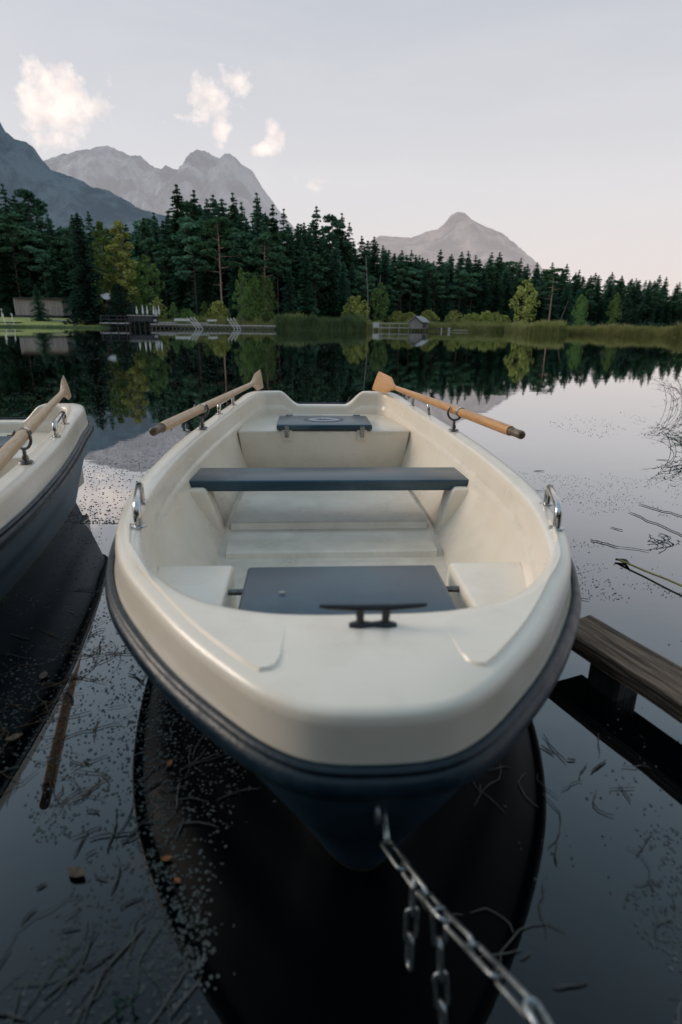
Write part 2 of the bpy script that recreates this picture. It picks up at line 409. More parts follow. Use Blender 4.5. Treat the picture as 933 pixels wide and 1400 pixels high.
for j in range(720):
    for k in range(K-1):
        a=j*K+k; b=((j+1)%720)*K+k
        fs.append((a,a+1,b+1,b))
mb.add(vs,fs)
M['ground']=mat('forest_ground', (.018,.026,.016), (.05,.06,.028), .95, scale=.5, detail=8)
M['lawn']=mat('mown_grass', (.20,.25,.06), (.28,.31,.09), .95, scale=.35, detail=8)
M['lakebed']=mat('lake_bed',(.01,.01,.008))
g=mb.build('ground', M['ground'], smooth=60); meta(g,kind='structure')
# lawn: sheet above the left bank, with a path
def patch(name, pa, pb, d0, d1, dz, m, nseg=40):
    a0=math.atan2(at(pa,450,0).x, at(pa,450,0).y); a1=math.atan2(at(pb,450,0).x, at(pb,450,0).y)
    mb=MB(); vs=[]; fs=[]
    for j in range(nseg+1):
        a=lerp(a0,a1,j/nseg)
        for k in range(9):
            d=lerp(d0,d1,k/8); rr=shore_r(a)+d
            x,y=rr*math.sin(a),rr*math.cos(a)
            vs.append((x,y,land_z(x,y)+dz+.05))
    for j in range(nseg):
        for k in range(8):
            a=j*9+k; fs.append((a,a+1,a+10,a+9))
    mb.add(vs,fs); o=mb.build(name,m,smooth=60); meta(o,kind='structure'); return o
lawn=patch('lawn',-50,150,1.2,20,.05,M['lawn'])
M['path']=mat('gravel_path',(.22,.21,.20),(.15,.15,.14),.9,scale=1)
patch('path',64,104,11,13.5,.10,M['path'])

# ------------------------------------------------------------------ mountains
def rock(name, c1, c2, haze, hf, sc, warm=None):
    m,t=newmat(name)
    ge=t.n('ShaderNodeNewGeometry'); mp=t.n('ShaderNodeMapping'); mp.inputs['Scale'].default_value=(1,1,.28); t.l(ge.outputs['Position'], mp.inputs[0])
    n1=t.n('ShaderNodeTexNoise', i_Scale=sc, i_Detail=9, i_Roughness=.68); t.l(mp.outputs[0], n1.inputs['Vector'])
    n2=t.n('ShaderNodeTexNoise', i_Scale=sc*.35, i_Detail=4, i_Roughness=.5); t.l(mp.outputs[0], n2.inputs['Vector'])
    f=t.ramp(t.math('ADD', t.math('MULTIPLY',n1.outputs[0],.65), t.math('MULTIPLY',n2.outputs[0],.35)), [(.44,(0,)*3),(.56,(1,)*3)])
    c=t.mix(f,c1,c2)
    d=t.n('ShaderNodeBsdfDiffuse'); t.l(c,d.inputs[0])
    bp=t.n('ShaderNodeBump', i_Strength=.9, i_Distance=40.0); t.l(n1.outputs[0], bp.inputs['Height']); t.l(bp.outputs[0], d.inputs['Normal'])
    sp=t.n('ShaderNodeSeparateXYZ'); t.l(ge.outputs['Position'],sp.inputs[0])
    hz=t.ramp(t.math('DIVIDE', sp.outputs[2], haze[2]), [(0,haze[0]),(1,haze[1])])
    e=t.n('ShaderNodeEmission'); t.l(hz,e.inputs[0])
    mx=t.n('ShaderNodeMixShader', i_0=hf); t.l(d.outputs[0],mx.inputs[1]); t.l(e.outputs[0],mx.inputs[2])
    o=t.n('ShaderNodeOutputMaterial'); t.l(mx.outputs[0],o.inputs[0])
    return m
def mountain(name, pts, Y, depth, m, jag=1.0, seed=0, nx=360, ny=46):
    # ridge line given as points (bearing column, height row) and built at its true distance
    xs=[p[0] for p in pts]; ys=[p[1] for p in pts]
    mb=MB(); vs=[]
    for i in range(nx+1):
        px=lerp(xs[0],xs[-1],i/nx); py=interp(px,xs,ys)
        P=aty(px,py,Y)
        nzv=noise.fractal(Vector((px*.05+seed,0,0)),1.0,2.0,6)
        topz=P.z + jag*Y*.0038*nzv
        for k in range(ny+1):
            tt=k/ny
            y=Y-depth*tt
            f=(1-tt)**1.15
            q=Vector((P.x*.0011*3,y*.0011*3,seed))
            rid=noise.ridged_multi_fractal(q*1.0,1.0,2.1,6,1.0,2.0) if k else 0
            z=topz*f + (rid-1.0)*topz*.13*math.sin(min(1,tt*3)*PI/2)*(1-tt)
            vs.append((P.x,y,max(z,-5)))
        # back side
        vs.append((P.x,Y+depth*.6,topz*.1))
    fs=[]
    K=ny+2
    for i in range(nx):
        for k in range(ny):
            a=i*K+k; fs.append((a,a+1,a+K+1,a+K))
        a=i*K; fs.append((i*K+ny+1, a, a+K, (i+1)*K+ny+1))
    mb.add(vs,fs)
    o=mb.build(name,m,smooth=180); meta(o,kind='structure'); return o
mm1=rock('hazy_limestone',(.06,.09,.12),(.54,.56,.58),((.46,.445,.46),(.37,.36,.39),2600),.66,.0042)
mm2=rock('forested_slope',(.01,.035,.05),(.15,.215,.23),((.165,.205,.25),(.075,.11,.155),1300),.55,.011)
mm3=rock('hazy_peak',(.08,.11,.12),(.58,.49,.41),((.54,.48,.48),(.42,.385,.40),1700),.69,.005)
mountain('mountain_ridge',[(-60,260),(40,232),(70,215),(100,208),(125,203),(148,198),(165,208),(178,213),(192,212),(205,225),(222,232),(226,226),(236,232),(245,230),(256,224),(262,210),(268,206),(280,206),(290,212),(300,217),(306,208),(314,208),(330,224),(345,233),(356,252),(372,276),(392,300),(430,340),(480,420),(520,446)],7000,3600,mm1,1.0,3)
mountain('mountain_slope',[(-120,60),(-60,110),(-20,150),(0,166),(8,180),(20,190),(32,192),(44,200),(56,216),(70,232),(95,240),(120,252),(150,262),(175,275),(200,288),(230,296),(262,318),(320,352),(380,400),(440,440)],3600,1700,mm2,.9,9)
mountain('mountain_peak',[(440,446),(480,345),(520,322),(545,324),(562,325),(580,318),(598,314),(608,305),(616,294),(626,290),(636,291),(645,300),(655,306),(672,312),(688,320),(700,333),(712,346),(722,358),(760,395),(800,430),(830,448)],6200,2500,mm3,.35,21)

# ------------------------------------------------------------------ trees
def spruce_mesh(seed, Rr=.17, whorls=34, gap=.12, droop=.35, low=.04):
    """unit height spruce crown"""
    r=random.Random(seed); mb=MB()
    for wv in range(whorls):
        tz=wv/(whorls-1); z=low+(1-low)*(tz**.92)*.985+r.uniform(-.006,.006)
        rad=Rr*((1-tz)**.72)*r.uniform(.62,1.12)+.012
        nb=max(5,int(11-4*tz))
        for b in range(nb):
            if r.random()<gap: continue
            a=2*PI*(b+r.random()*.8)/nb+wv*1.3
            L=rad*r.uniform(.6,1.15)
            d=Vector((math.cos(a),math.sin(a),0)); s_=Vector((-d.y,d.x,0))
            nseg=max(2,int(L/.028))
            zz=z+r.uniform(-.016,.016)*(1.2-tz); tilt=(.35*tz-.1)+r.uniform(-.12,.12)
            for k in range(nseg):
                u=(k+.5)/nseg
                p=d*(L*u)+Vector((0,0,zz+L*u*tilt-droop*L*u*u))
                wd=(.028*(1-u*.6)+.010)*r.uniform(.6,1.5)*(.45+.7*(1-tz))
                ln=L/nseg*r.uniform(.8,1.3)
                hang=r.uniform(.012,.03)*(.6+.5*(1-tz))
                for sg in (-1,1):
                    q=p+s_*sg*wd+Vector((0,0,-hang*r.uniform(.3,1)))
                    tip=p+d*ln*.9+s_*sg*wd*.5+Vector((0,0,-hang*.6))
                    mb.add([p-d*ln*.35,q,tip,p+d*ln*.25+Vector((0,0,.004))],[(0,1,2,3)])
                mb.add([p-d*ln*.3,p+d*ln*.5,p+d*ln*.2+Vector((0,0,-hang*1.3))],[(0,1,2)])
    # leader
    for k in range(5):
        a=k*1.256; d=Vector((math.cos(a),math.sin(a),0))
        mb.add([(0,0,1.0),d*.010+Vector((0,0,.955)),d*.004+Vector((0,0,.93))],[(0,1,2)])
    return mb
def trunk_mesh(h, r0, r1, bend=0, seed=0, n=7, branches=None):
    r=random.Random(seed); mb=MB(); pts=[]; rad=[]
    k=8
    for i in range(k+1):
        u=i/k; pts.append((bend*math.sin(u*PI)*h+r.uniform(-.003,.003)*u, r.uniform(-.003,.003)*u, -.02+(h+.02)*u)); rad.append(lerp(r0,r1,u)+(r0*.35 if i==0 else 0))
    mb.tube(pts,rad,n)
    for (za,ang,L,zb,rb) in (branches or []):
        p0=Vector((bend*math.sin(za/h*PI)*h,0,za)); d=Vector((math.cos(ang),math.sin(ang),0))
        mb.tube([p0,p0+d*L*.5+Vector((0,0,(zb-za)*.35)),p0+d*L+Vector((0,0,zb-za))],[rb,rb*.7,rb*.35],5)
    return mb
def clumps(mb, r, centres, leaf=.022, per=70, flat=.75):
    for (c,cr) in centres:
        c=Vector(c)
        for _ in range(int(per)):
            while True:
                v=Vector((r.uniform(-1,1),r.uniform(-1,1),r.uniform(-1,1)))
                if .15<v.length<1: break
            v=v.normalized()*(v.length**.5)
            p=c+Vector((v.x*cr,v.y*cr,v.z*cr*flat))
            a=Vector((r.gauss(0,1),r.gauss(0,1),r.gauss(0,1))).normalized(); b=a.orthogonal().normalized()
            b=Matrix.Rotation(r.uniform(0,6.28),3,a)@b
            c_=a.cross(b); s1=leaf*r.uniform(.6,1.4); s2=s1*.6
            mb.add([p-b*s1,p+c_*s2,p+b*s1,p-c_*s2],[(0,1,2,3)])
protos={}
def make_proto(kind, v, crown_mb, trunk_mb, leaf, bark):
    cm_=crown_mb.build('crown',leaf); tm_=trunk_mb.build('trunk',bark,smooth=60)
    COL.objects.unlink(cm_); COL.objects.unlink(tm_)
    protos[(kind,v)]=(cm_.data,tm_.data)
for v in range(7):
    r=random.Random(100+v)
    make_proto('spruce',v,spruce_mesh(v,Rr=(.18,.20,.17,.22,.19,.175,.21)[v],whorls=(38,42,34,40,36,44,32)[v],gap=(.08,.12,.2,.1,.15,.1,.22)[v]),trunk_mesh(.97,.010,.002,0,v),M['spruce'],M['bark'])
for v in range(3):
    r=random.Random(300+v); cc=[]; br=[]
    nb=13
    for i in range(nb):
        z=.52+.45*i/nb; a=i*2.4+r.random(); L=r.uniform(.07,.17)*(1.15-.9*(i/nb)**2)
        zb=z+r.uniform(.01,.05)
        br.append((z,a,L,zb,.004)); c=Vector((math.cos(a)*L,math.sin(a)*L,zb+.01))
        cc.append((c,r.uniform(.035,.06))); cc.append((c*.6+Vector((0,0,zb*.4+.02)),r.uniform(.03,.05)))
    cc.append(((0,0,.97),.035))
    for k in range(5): a=r.random()*6.28; z=r.uniform(.3,.5); br.append((z,a,r.uniform(.03,.09),z+.01,.0025))
    mb=MB(); clumps(mb,r,cc,.014,75,.5)
    make_proto('pine',v,mb,trunk_mesh(.97,.0075,.003,r.uniform(-.015,.015),v,branches=br),M['pine'],M['pinebark'])
def decid(v, wr, shape, seed, per=60, leaf=.016, low=.16, bark='birchbark', mt='green'):
    r=random.Random(seed); cc=[]; br=[]
    nb=26
    for i in range(nb):
        u=(i+.5)/nb; z=low+(.97-low)*u; a=i*2.4+r.random()
        L=wr*shape(u)*r.uniform(.55,1.0)
        br.append((max(.05,z-.12),a,L*.9,z,.004)); cc.append(((math.cos(a)*L,math.sin(a)*L,z),r.uniform(.35,.6)*max(.05,wr*shape(u)*.75)))
        if i%2==0: cc.append(((math.cos(a)*L*.35,math.sin(a)*L*.35,z+.01),r.uniform(.4,.6)*max(.05,wr*shape(u)*.8)))
    mb=MB(); clumps(mb,r,cc,leaf,per,1.0)
    make_proto('leafy',v,mb,trunk_mesh(.9,.013,.003,r.uniform(-.02,.02),seed,branches=br),M[mt],M[bark])
decid(0,.17,lambda u: math.sin(PI*min(1,.12+u*.86))**.7,500)                       # birch
decid(1,.30,lambda u: math.sin(PI*min(1,.2+u*.75))**.6,501,90,.018,.14)              # round
decid(2,.15,lambda u: (1-u)**.5*.9+.12,502,130,.014,.10,'birchbark','yellow')         # yellow column birch
decid(3,.36,lambda u: math.sin(PI*min(1,.25+u*.72))**.5,503,80,.028,.04,'bark','yellow')  # round yellow bush
decid(4,.20,lambda u: math.sin(PI*min(1,.15+u*.83))**.7,504,60,.016,.12,'bark','yellow')
decid(5,.22,lambda u: math.sin(PI*min(1,.18+u*.8))**.7,505,90,.020,.22,'bark','darkleaf')
crown_alt={}
def tree(name, kind, v, px, top, Y, label, group=None, wide=1.0, leaf=None, bark=None, rz=None, base=None):
    """a tree standing on the land at distance Y, its top seen at row top"""
    P=aty(px,top,Y); gz=land_z(P.x,Y) if base is None else base
    h=P.z-gz
    o=empty(name,(P.x,Y,gz-.1),R.uniform(0,6.28) if rz is None else rz,label,'tree',group)
    cd,td=protos[(kind,v)]
    if leaf:
        key=(kind,v,leaf)
        if key not in crown_alt:
            c2=cd.copy(); c2.materials.clear(); c2.materials.append(M[leaf]); crown_alt[key]=c2
        cd=crown_alt[key]
    if bark:
        key=(kind,v,'b',bark)
        if key not in crown_alt:
            c2=td.copy(); c2.materials.clear(); c2.materials.append(M[bark]); crown_alt[key]=c2
        td=crown_alt[key]
    o.scale=(h*wide,h*wide,h)
    link(bpy.data.objects.new('crown',cd),o); link(bpy.data.objects.new('trunk',td),o)
    return o
TX=[-80,0,30,60,90,130,170,200,225,238,250,265,290,318,335,352,372,385,400,430,448,465,485,500,515,540,560,600,640,680,700,740,760,800,830,870,910,933,990]
TY=[250,258,262,282,295,300,298,290,288,262,280,266,264,266,285,268,282,292,300,284,305,292,325,322,322,340,344,347,350,345,354,364,362,370,374,377,378,386,392]
def dist(px): return interp(px,[0,200,260,400,560,760,933],[178,178,166,168,190,205,215])
# individually seen tops along the skyline
peaks=[(3,250,'s'),(37,258,'p'),(22,272,'s'),(120,287,'s'),(98,292,'s'),(210,289,'s'),(196,296,'s'),(222,300,'s'),(241,250,'s'),(265,258,'s'),(283,270,'s'),(291,264,'s'),(303,276,'s'),(318,262,'s'),(330,275,'s'),(351,262,'s'),(373,278,'s'),(388,284,'s'),(406,307,'s'),(416,303,'s'),(433,280,'s'),(455,293,'p'),(468,290,'s'),(478,303,'s'),(495,321,'s'),(512,322,'s'),(524,334,'s'),(540,345,'s'),(550,341,'s'),(563,341,'s'),(574,348,'s'),(585,353,'s'),(603,340,'s'),(618,346,'s'),(632,343,'s'),(641,342,'s'),(651,348,'s'),(673,344,'s'),(684,344,'s'),(697,358,'s'),(713,352,'s'),(722,360,'s'),(735,358,'s'),(756,358,'s'),(776,360,'s'),(793,368,'s'),(815,372,'s'),(838,371,'s'),(851,376,'s'),(873,383,'s'),(889,382,'s'),(903,375,'s'),(912,378,'s'),(930,385,'s'),(950,384,'s')]
zones=[(225,'dark spruce in the wood on the left bank','spruces of the wood on the left bank'),
       (530,'tall dark spruce in the high stand behind the long dock','spruces of the high stand in the middle'),
       (1100,'distant dark spruce in the low wood along the right shore','spruces of the distant wood on the right')]
def zone(px):
    for z_,l_,g_ in zones:
        if px<z_: return l_,g_
cnt=0
for px,top,k in peaks:
    l_,g_=zone(px)
    if k=='s': tree('spruce_tree','spruce',R.choice((0,1,2,4,5)),px,top,dist(px)+R.uniform(-3,6),l_,g_,wide=R.uniform(.85,1.05)*(1.0 if px<530 else 1.15))
    else: tree('pine_tree','pine',R.randrange(3),px,top,dist(px),'slim pine in the dark wood behind the left lawn' if px<100 else 'thin ragged pine rising behind the tall middle stand',None,leaf='spruce',bark='bark')
for row,(dy,drop,step) in enumerate(((9,10,15),(-4,26,17),(-9,48,19),(22,8,15))):
    px=-70+row*5
    while px<1000:
        j=R.uniform(-4,4); l_,g_=zone(px+j)
        base=interp(px+j,TX,TY)
        top=base+drop*(1 if px<530 else .42)+R.uniform(-3,14)*(1 if px<530 else .5)
        Y=dist(px)+dy+R.uniform(-2,2)
        if row==2 and px>130 and px<225: px+=step; continue
        if R.random()<(.5 if px<225 else .66) or row==3 or (row==0 and R.random()<.7):
            tree('spruce_tree','spruce',R.randrange(7),px+j,top,Y,l_,g_,wide=R.uniform(1.0,1.35)*(1.0 if px<530 else 1.25))
        else:
            tree('pine_tree','pine',R.randrange(3),px+j,top,Y,'green pine among spruces of the left bank wood' if px<225 else ('green crowned pine inside the high middle stand' if px<530 else 'soft crowned pine at the edge of the right wood'),'pines among the spruces '+('left' if px<225 else 'middle' if px<530 else 'right'),wide=1.35,bark='bark')
        px+=step*(1 if px<530 else .85)
# trees one can tell apart
T=tree
T('fir_tree','spruce',3,105,288,144,'broad dark fir standing alone on the lawn, its bare trunk foot showing',wide=1.15,leaf='darkleaf')
T('fir_tree','spruce',6,48,387,146,'small young fir on the lawn in front of the long shed',wide=1.35,leaf='spruce')
T('birch_tree','leafy',2,161,298,150,'tall narrow yellow birch before the dark wood on the left',wide=1.3)
T('birch_tree','leafy',0,136,300,152,'olive green birch left of the tall yellow birch',wide=1.15)
T('leafy_tree','leafy',4,135,352,154,'low yellow green tree under the olive birch',wide=1.0)
T('leafy_tree','leafy',4,198,345,153,'feathery yellow green tree right of the yellow birch',wide=1.0,leaf='green')
T('leafy_tree','leafy',0,182,352,158,'pale green bushy tree close beside the yellow birch',wide=1.3,leaf='green')
T('leafy_tree','leafy',5,161,386,143,'small dark leafy tree in front of the white bathing house',wide=1.4)
T('pine_tree','pine',0,297,296,150,'tall pine with a bare pale orange trunk behind the dock',wide=1.35)
T('pine_tree','pine',1,362,318,152,'pine with reddish trunk right of the bare pale pine',wide=1.3)
T('birch_tree','leafy',0,329,364,146,'slender grey green birch beside the round bright tree',wide=.85,leaf='green')
T('leafy_tree','leafy',1,341,371,149,'round bright green tree on the reedy shore',wide=.72)
T('leafy_tree','leafy',1,360,375,151,'second round green tree, touching the bright one on its right',wide=.75)
T('round_bush','leafy',3,487,404,160,'round yellow green bush at the edge of the reeds left of the boathouse',wide=1.1)
T('leafy_tree','leafy',4,521,384,162,'narrow olive tree left of the boathouse pier',wide=1.0,leaf='green')
T('leafy_tree','leafy',4,722,379,150,'yellow leaved tree at the reedy point on the right shore',wide=1.25)
T('pine_tree','pine',2,759,366,152,'bent pine with spreading crown at the reedy point',wide=1.8)
T('birch_tree','leafy',1,797,402,158,'light green birch right of the bent pine',wide=.65)
T('leafy_tree','leafy',4,845,398,166,'small yellow green tree low in the right hand reeds',wide=.9,leaf='green')
T('leafy_tree','leafy',5,870,392,176,'dull green tree inside the right wood edge',wide=1.2)
T('dark_bush','leafy',5,8,417,150,'dark bush at the waterside beside the left bathing ladder',wide=1.6)
for i,(px,top,lb) in enumerate(((186,402,'small bush behind the leftmost closed parasols'),(237,412,'small thin sapling behind the white sun box'),(279,411,'little conical shrub left of the bare pine foot'),(297,410,'brownish shrub at the foot of the bare pine'),(255,421,'low shrub behind the middle of the dock'),(215,404,'yellow shrub behind the rightmost closed parasols'))):
    T('shrub','leafy',(4,0,2,3,3,4)[i],px,top,148,lb,wide=(1.2,1.2,1.6,1.2,1.3,1.4)[i],leaf=('green','green','green','yellow','green','yellow')[i])
for i,(px,top) in enumerate(((585,423),(622,424),(640,428),(665,424),(678,426),(545,425),(560,426),(650,427),(690,430))):
    T('round_bush','leafy',3,px,top,172+i%3,'low yellow bush rising out of the reeds near the boathouse','yellow bushes in the reeds around the boathouse',wide=R.uniform(1.1,1.7))
for i in range(16):  # spruces added out of view to block sky light and darken the bow
    a=math.radians(lerp(112,250,i/15))+R.uniform(-.05,.05); rr=R.uniform(12,17); x,y=rr*math.sin(a),rr*math.cos(a)
    o=empty('spruce_tree',(x,y,land_z(x,y)-.1),R.uniform(0,6),'unseen spruce added behind the jetty to block sky light','tree','unseen spruces added to block sky light'); h=R.uniform(9,14); o.scale=(h*1.3,h*1.3,h)
    cd,td=protos[('spruce',i%7)]; link(bpy.data.objects.new('crown',cd),o); link(bpy.data.objects.new('trunk',td),o)
# dead snags
for px,top,bt,lean,lb in ((506,350,405,-.10,'tall pale dead trunk leaning in the wood left of the boathouse'),(513,376,405,.18,'short pale broken trunk beside the taller dead trunk'),(765,410,436,.5,'broken grey snag leaning at the foot of the bent pine')):
    P=aty(px,top,164 if px<600 else 150); o=empty('dead_trunk',(P.x,P.y,land_z(P.x,P.y)-.1),0,lb,'dead tree')
    h=P.z-o.location.z
    o.rotation_euler=(0,lean*.6,0); mb=trunk_mesh(1,.012,.005,.01,4,branches=[(.6,.3,.06,.66,.003),(.75,3.4,.05,.8,.003)])
    mb.v=[(x*h,y*h,z*h) for x,y,z in mb.v]; mb.build('trunk',M['birchbark'],o,smooth=60)

# ------------------------------------------------------------------ reeds
def reeds(name, segs, n, h, m, seed, label_kind='stuff', spread=2.0, wmul=1.0):
    """segs: list of (px0,px1,offset from shore, depth)"""
    r=random.Random(seed); mb=MB()
    for _ in range(n):
        s_=r.choices(segs, weights=[abs(q[1]-q[0])*q[3] for q in segs])[0]
        px=r.uniform(s_[0],s_[1]); c=at(px,455,0); a=math.atan2(c.x,c.y)
        rr=shore_r(a)+s_[2]+r.random()**1.3*s_[3]
        x,y=rr*math.sin(a),rr*math.cos(a); z=max(-.02,land_z(x,y))
        hh=h*r.uniform(.65,1.15)*(.85+.3*noise.noise(Vector((x*.12,y*.12,seed))))*(.8+.4*noise.noise(Vector((x*.5,y*.5,seed+4))))
        wd=r.uniform(.03,.06)*wmul; ang=r.uniform(-.6,.6); dx=math.cos(ang)*wd; dy=math.sin(ang)*wd
        lx=r.uniform(-.25,.25)*hh; ly=r.uniform(-.2,.2)*hh
        mb.add([(x-dx,y-dy,z-.1),(x+dx,y+dy,z-.1),(x+dx*.7+lx*.4,y+dy*.7+ly*.4,z+hh*.6),(x+lx,y+ly,z+hh)],[(0,1,2),(0,2,3)])
    o=mb.build(name,m); meta(o,kind=label_kind); return o
reeds('reeds',[(378,500,-.5,8)],12000,3.9,M['reedgreen'],1)
reeds('reeds',[(378,500,1.5,7)],5000,4.1,M['reed'],8)
reeds('reeds',[(215,385,1.0,7)],9000,3.0,M['reed'],2)
reeds('reeds',[(500,706,-.3,9)],16000,2.9,M['reed'],3)
reeds('reeds',[(706,770,-.8,7)],7000,2.7,M['reed'],4)
reeds('reeds',[(764,1000,-.4,6)],15000,2.2,M['reed'],5,wmul=.8)
reeds('shore_grass',[(-60,150,-.2,2.2)],2500,.5,M['reedgreen'],6)
def undergrowth():
    r=random.Random(3); mb=MB(); cc=[]
    for i in range(150):
        px=r.uniform(150,960); c=at(px,455,0); a=math.atan2(c.x,c.y); rr=interp(px,[0,400,560,933],[157,165,186,200])+r.uniform(-6,2)
        x,y=rr*math.sin(a)/math.cos(a)*math.cos(a),rr*math.cos(a)
        z=land_z(x,y); cc.append(((x,y,z+r.uniform(.3,1.6)),r.uniform(1.2,2.6)))
    clumps(mb,r,cc,.32,60,.7); o=mb.build('undergrowth',M['darkleaf']); meta(o,kind='stuff')
undergrowth()

# ------------------------------------------------------------------ far things on the left bank
YD=139
def Wp(px,py,Y=YD): return aty(px,py,Y)
def slab(mb, x0,x1,y0,y1, Y, dep, mi=0, skew=0):
    """box whose near face spans the given bearing columns and rows"""
    a=Wp(x0,(y0+y1)/2,Y); b=Wp(x1,(y0+y1)/2,Y); a.z=Wp((x0+x1)/2,y0,Y).z; b.z=Wp((x0+x1)/2,y1,Y).z
    mb.box(((a.x+b.x)/2,Y+dep/2,(a.z+b.z)/2),(abs(b.x-a.x),dep,abs(a.z-b.z)),mi=mi)
def bar(mb,p,q,r_=.05): mb.tube([p,q],r_,6)
# long shed
sh=empty('long_shed',Wp(52,432,158)); sh.location.z=0; meta(sh,'long low shed of vertical weathered boards behind the left lawn','shed')
off=sh.location.copy()
def part(mb,name,m,parent,**k):
    o_=parent.location
    mb.v=[(x-o_.x,y-o_.y,z-o_.z) for x,y,z in mb.v]
    return mb.build(name,m,parent,**k)
mb=MB(); slab(mb,20,86,409,431,158,5)
for i in range(46):
    slab(mb,20+66*(i+.5)/46-.16,20+66*(i+.5)/46+.16,410,430.5,157.94,.1)
part(mb,'wall',M['shedwall'],sh)
mb=MB(); slab(mb,18.5,87.5,406.6,408.9,157.2,7); part(mb,'roof',M['shedroof'],sh)
mb=MB(); slab(mb,20,86,431.1,434,157.9,5.2); part(mb,'plinth',M['farwood_dark'],sh)
# bathing house
bh=empty('bathing_house',Wp(165,432,147)); bh.location.z=0; meta(bh,'low pale bathing house with brown roof behind the railing','building')
mb=MB(); slab(mb,143,184,416,432,147,3); part(mb,'wall',M['pale'],bh)
mb=MB()
a=Wp(141,415.6,146.7);b=Wp(186,415.6,146.7);c=Wp(148,408.5,148.5);d=Wp(179,408.5,148.5);e=Wp(141,415.6,150.4);f_=Wp(186,415.6,150.4)
e.z=a.z;f_.z=b.z
mb.add([a,b,d,c,e,f_],[(0,1,2,3),(1,5,2),(5,4,3,2),(4,0,3),(0,4,5,1)]); part(mb,'roof',M['redroof'],bh)
for x0 in (150,158,167,174.5,180):
    mb=MB(); slab(mb,x0,x0+2.2,417.5,431.5,146.85,.1); part(mb,'curtain',M['white'],bh)
# open white parasol
pa=empty('open_parasol',Wp(146,428,145.5)); pa.location.z=land_z(pa.location.x,145.5); meta(pa,'open white parasol with scalloped canopy beside the dark leafy tree','parasol')
c=Wp(146,400,145.5); rim=Wp(134,409,145.5); rr=c.x-rim.x
mb=MB(); k=16; ring=[]; top=[0,0,c.z]
for j in range(k):
    a=2*PI*j/k; ring.append((c.x+rr*math.cos(a),145.5+rr*math.sin(a),rim.z-(.25 if j%2 else 0)))
mid=[(c.x+(x-c.x)*.6,145.5+(y-145.5)*.6,lerp(c.z,rim.z,.32)) for x,y,z in ring]
vs=[(c.x,145.5,c.z)]+mid+ring
fs=[(0,1+j,1+(j+1)%k) for j in range(k)]+[(1+j,1+k+j,1+k+(j+1)%k,1+(j+1)%k) for j in range(k)]
mb.add(vs,fs); part(mb,'canopy',M['white'],pa)
mb=MB(); mb.tube([pa.location,(c.x,145.5,c.z)],.05,8); part(mb,'pole',M['rod'],pa)
# closed parasols on the deck
for i,(px,y0,y1) in enumerate(((187.8,418,430.5),(196,416,431),(202,417,431),(211,417,432),(214.3,421,433),(218,417,431.5))):
    b=Wp(px,y1,YD+2); tp=Wp(px,y0,YD+2); o=empty('closed_parasol',b); hh=tp.z-b.z
    meta(o,('leftmost white closed parasol on the dark deck','tallest white closed parasol on the dark deck, second from the left','third white closed parasol from the left, above the end of the dark deck','white closed parasol left of the shortest one, by the white locker','shortest white closed parasol, between two taller ones','rightmost white closed parasol near the white locker')[i],'parasol','closed parasols on the bathing deck')
    mb=MB(); zz=[.12,.2,.45,.75,.95,1]; rd=[.16,.24,.22,.13,.05,.01]
    vs=[]; n_=12
    for z_,q in zip(zz,rd):
        for j in range(n_): a=2*PI*j/n_; q2=q*(1 if j%2 else .72); vs.append((q2*math.cos(a),q2*math.sin(a),z_*hh))
    fs=[(k_*n_+j,k_*n_+(j+1)%n_,(k_+1)*n_+(j+1)%n_,(k_+1)*n_+j) for k_ in range(5) for j in range(n_)]
    mb.add(vs,fs); mb.build('canopy',M['white'],o)
    mb=MB(); mb.tube([(0,0,0),(0,0,hh*.3)],.04,6); mb.build('pole',M['rod'],o)
# dark deck block
dk=empty('bathing_deck',Wp(190,447,YD)); dk.location.z=0; meta(dk,'dark timber bathing platform on piles at the left end of the dock','platform')
mb=MB(); slab(mb,175,207,432,439.5,YD,5); part(mb,'side_panel',M['farwood_dark'],dk)
mb=MB(); slab(mb,174,208,430.8,431.9,YD-.2,5.6); part(mb,'deck',M['farwood'],dk)
for px in (177,184,191,198,205):
    mb=MB(); p=Wp(px,440,YD+.5); mb.tube([(p.x,p.y,-1),(p.x,p.y,p.z)],.14,8); part(mb,'pile',M['wetwood'],dk)
# railing pier
rp=empty('railing_pier',Wp(158,447,YD)); rp.location.z=0; meta(rp,'short pier with dark timber railing in front of the bathing house','pier')
mb=MB(); slab(mb,136,176,441,442.6,YD-.6,2.4); part(mb,'deck',M['farwood'],rp)
for px in (137.5,149,160,171,176):
    mb=MB(); a=Wp(px,431,YD-.6); mb.box((a.x,a.y,(a.z-.6)/2),(.16,.16,a.z+.6)); part(mb,'post',M['farwood_dark'],rp)
for y_ in (431.2,436.2):
    mb=MB(); slab(mb,136.5,177,y_,y_+1.0,YD-.72,.1); part(mb,'rail',M['farwood_dark'],rp)
# long dock
ld=empty('long_dock',Wp(290,447,YD)); ld.location.z=0; meta(ld,'long pale grey swimming dock stretching along the middle of the far shore','dock')
mb=MB(); slab(mb,206,245,442.6,444.2,YD,3.4); slab(mb,245,300,443.2,444.9,YD+.3,3); slab(mb,300,376,444.4,446.0,YD+.2,2.6)
part(mb,'deck',M['farwood'],ld)
mb=MB(); slab(mb,206,376,446.0,446.8,YD+.6,.15); part(mb,'beam',M['farwood'],ld)
i=0; px=208
while px<376:
    mb=MB(); p=Wp(px,444.5,YD+.5); mb.tube([(p.x,p.y,-1),(p.x,p.y,p.z)],.11,6); part(mb,'pile',M['dockpile'],ld); px+=5.6 if px<330 else 4.2
mb=MB(); slab(mb,216,240,440.4,441.6,YD+1.8,2.4); slab(mb,262,284,441.0,442.2,YD+1.8,2.0); part(mb,'upper_step',M['farwood'],ld)
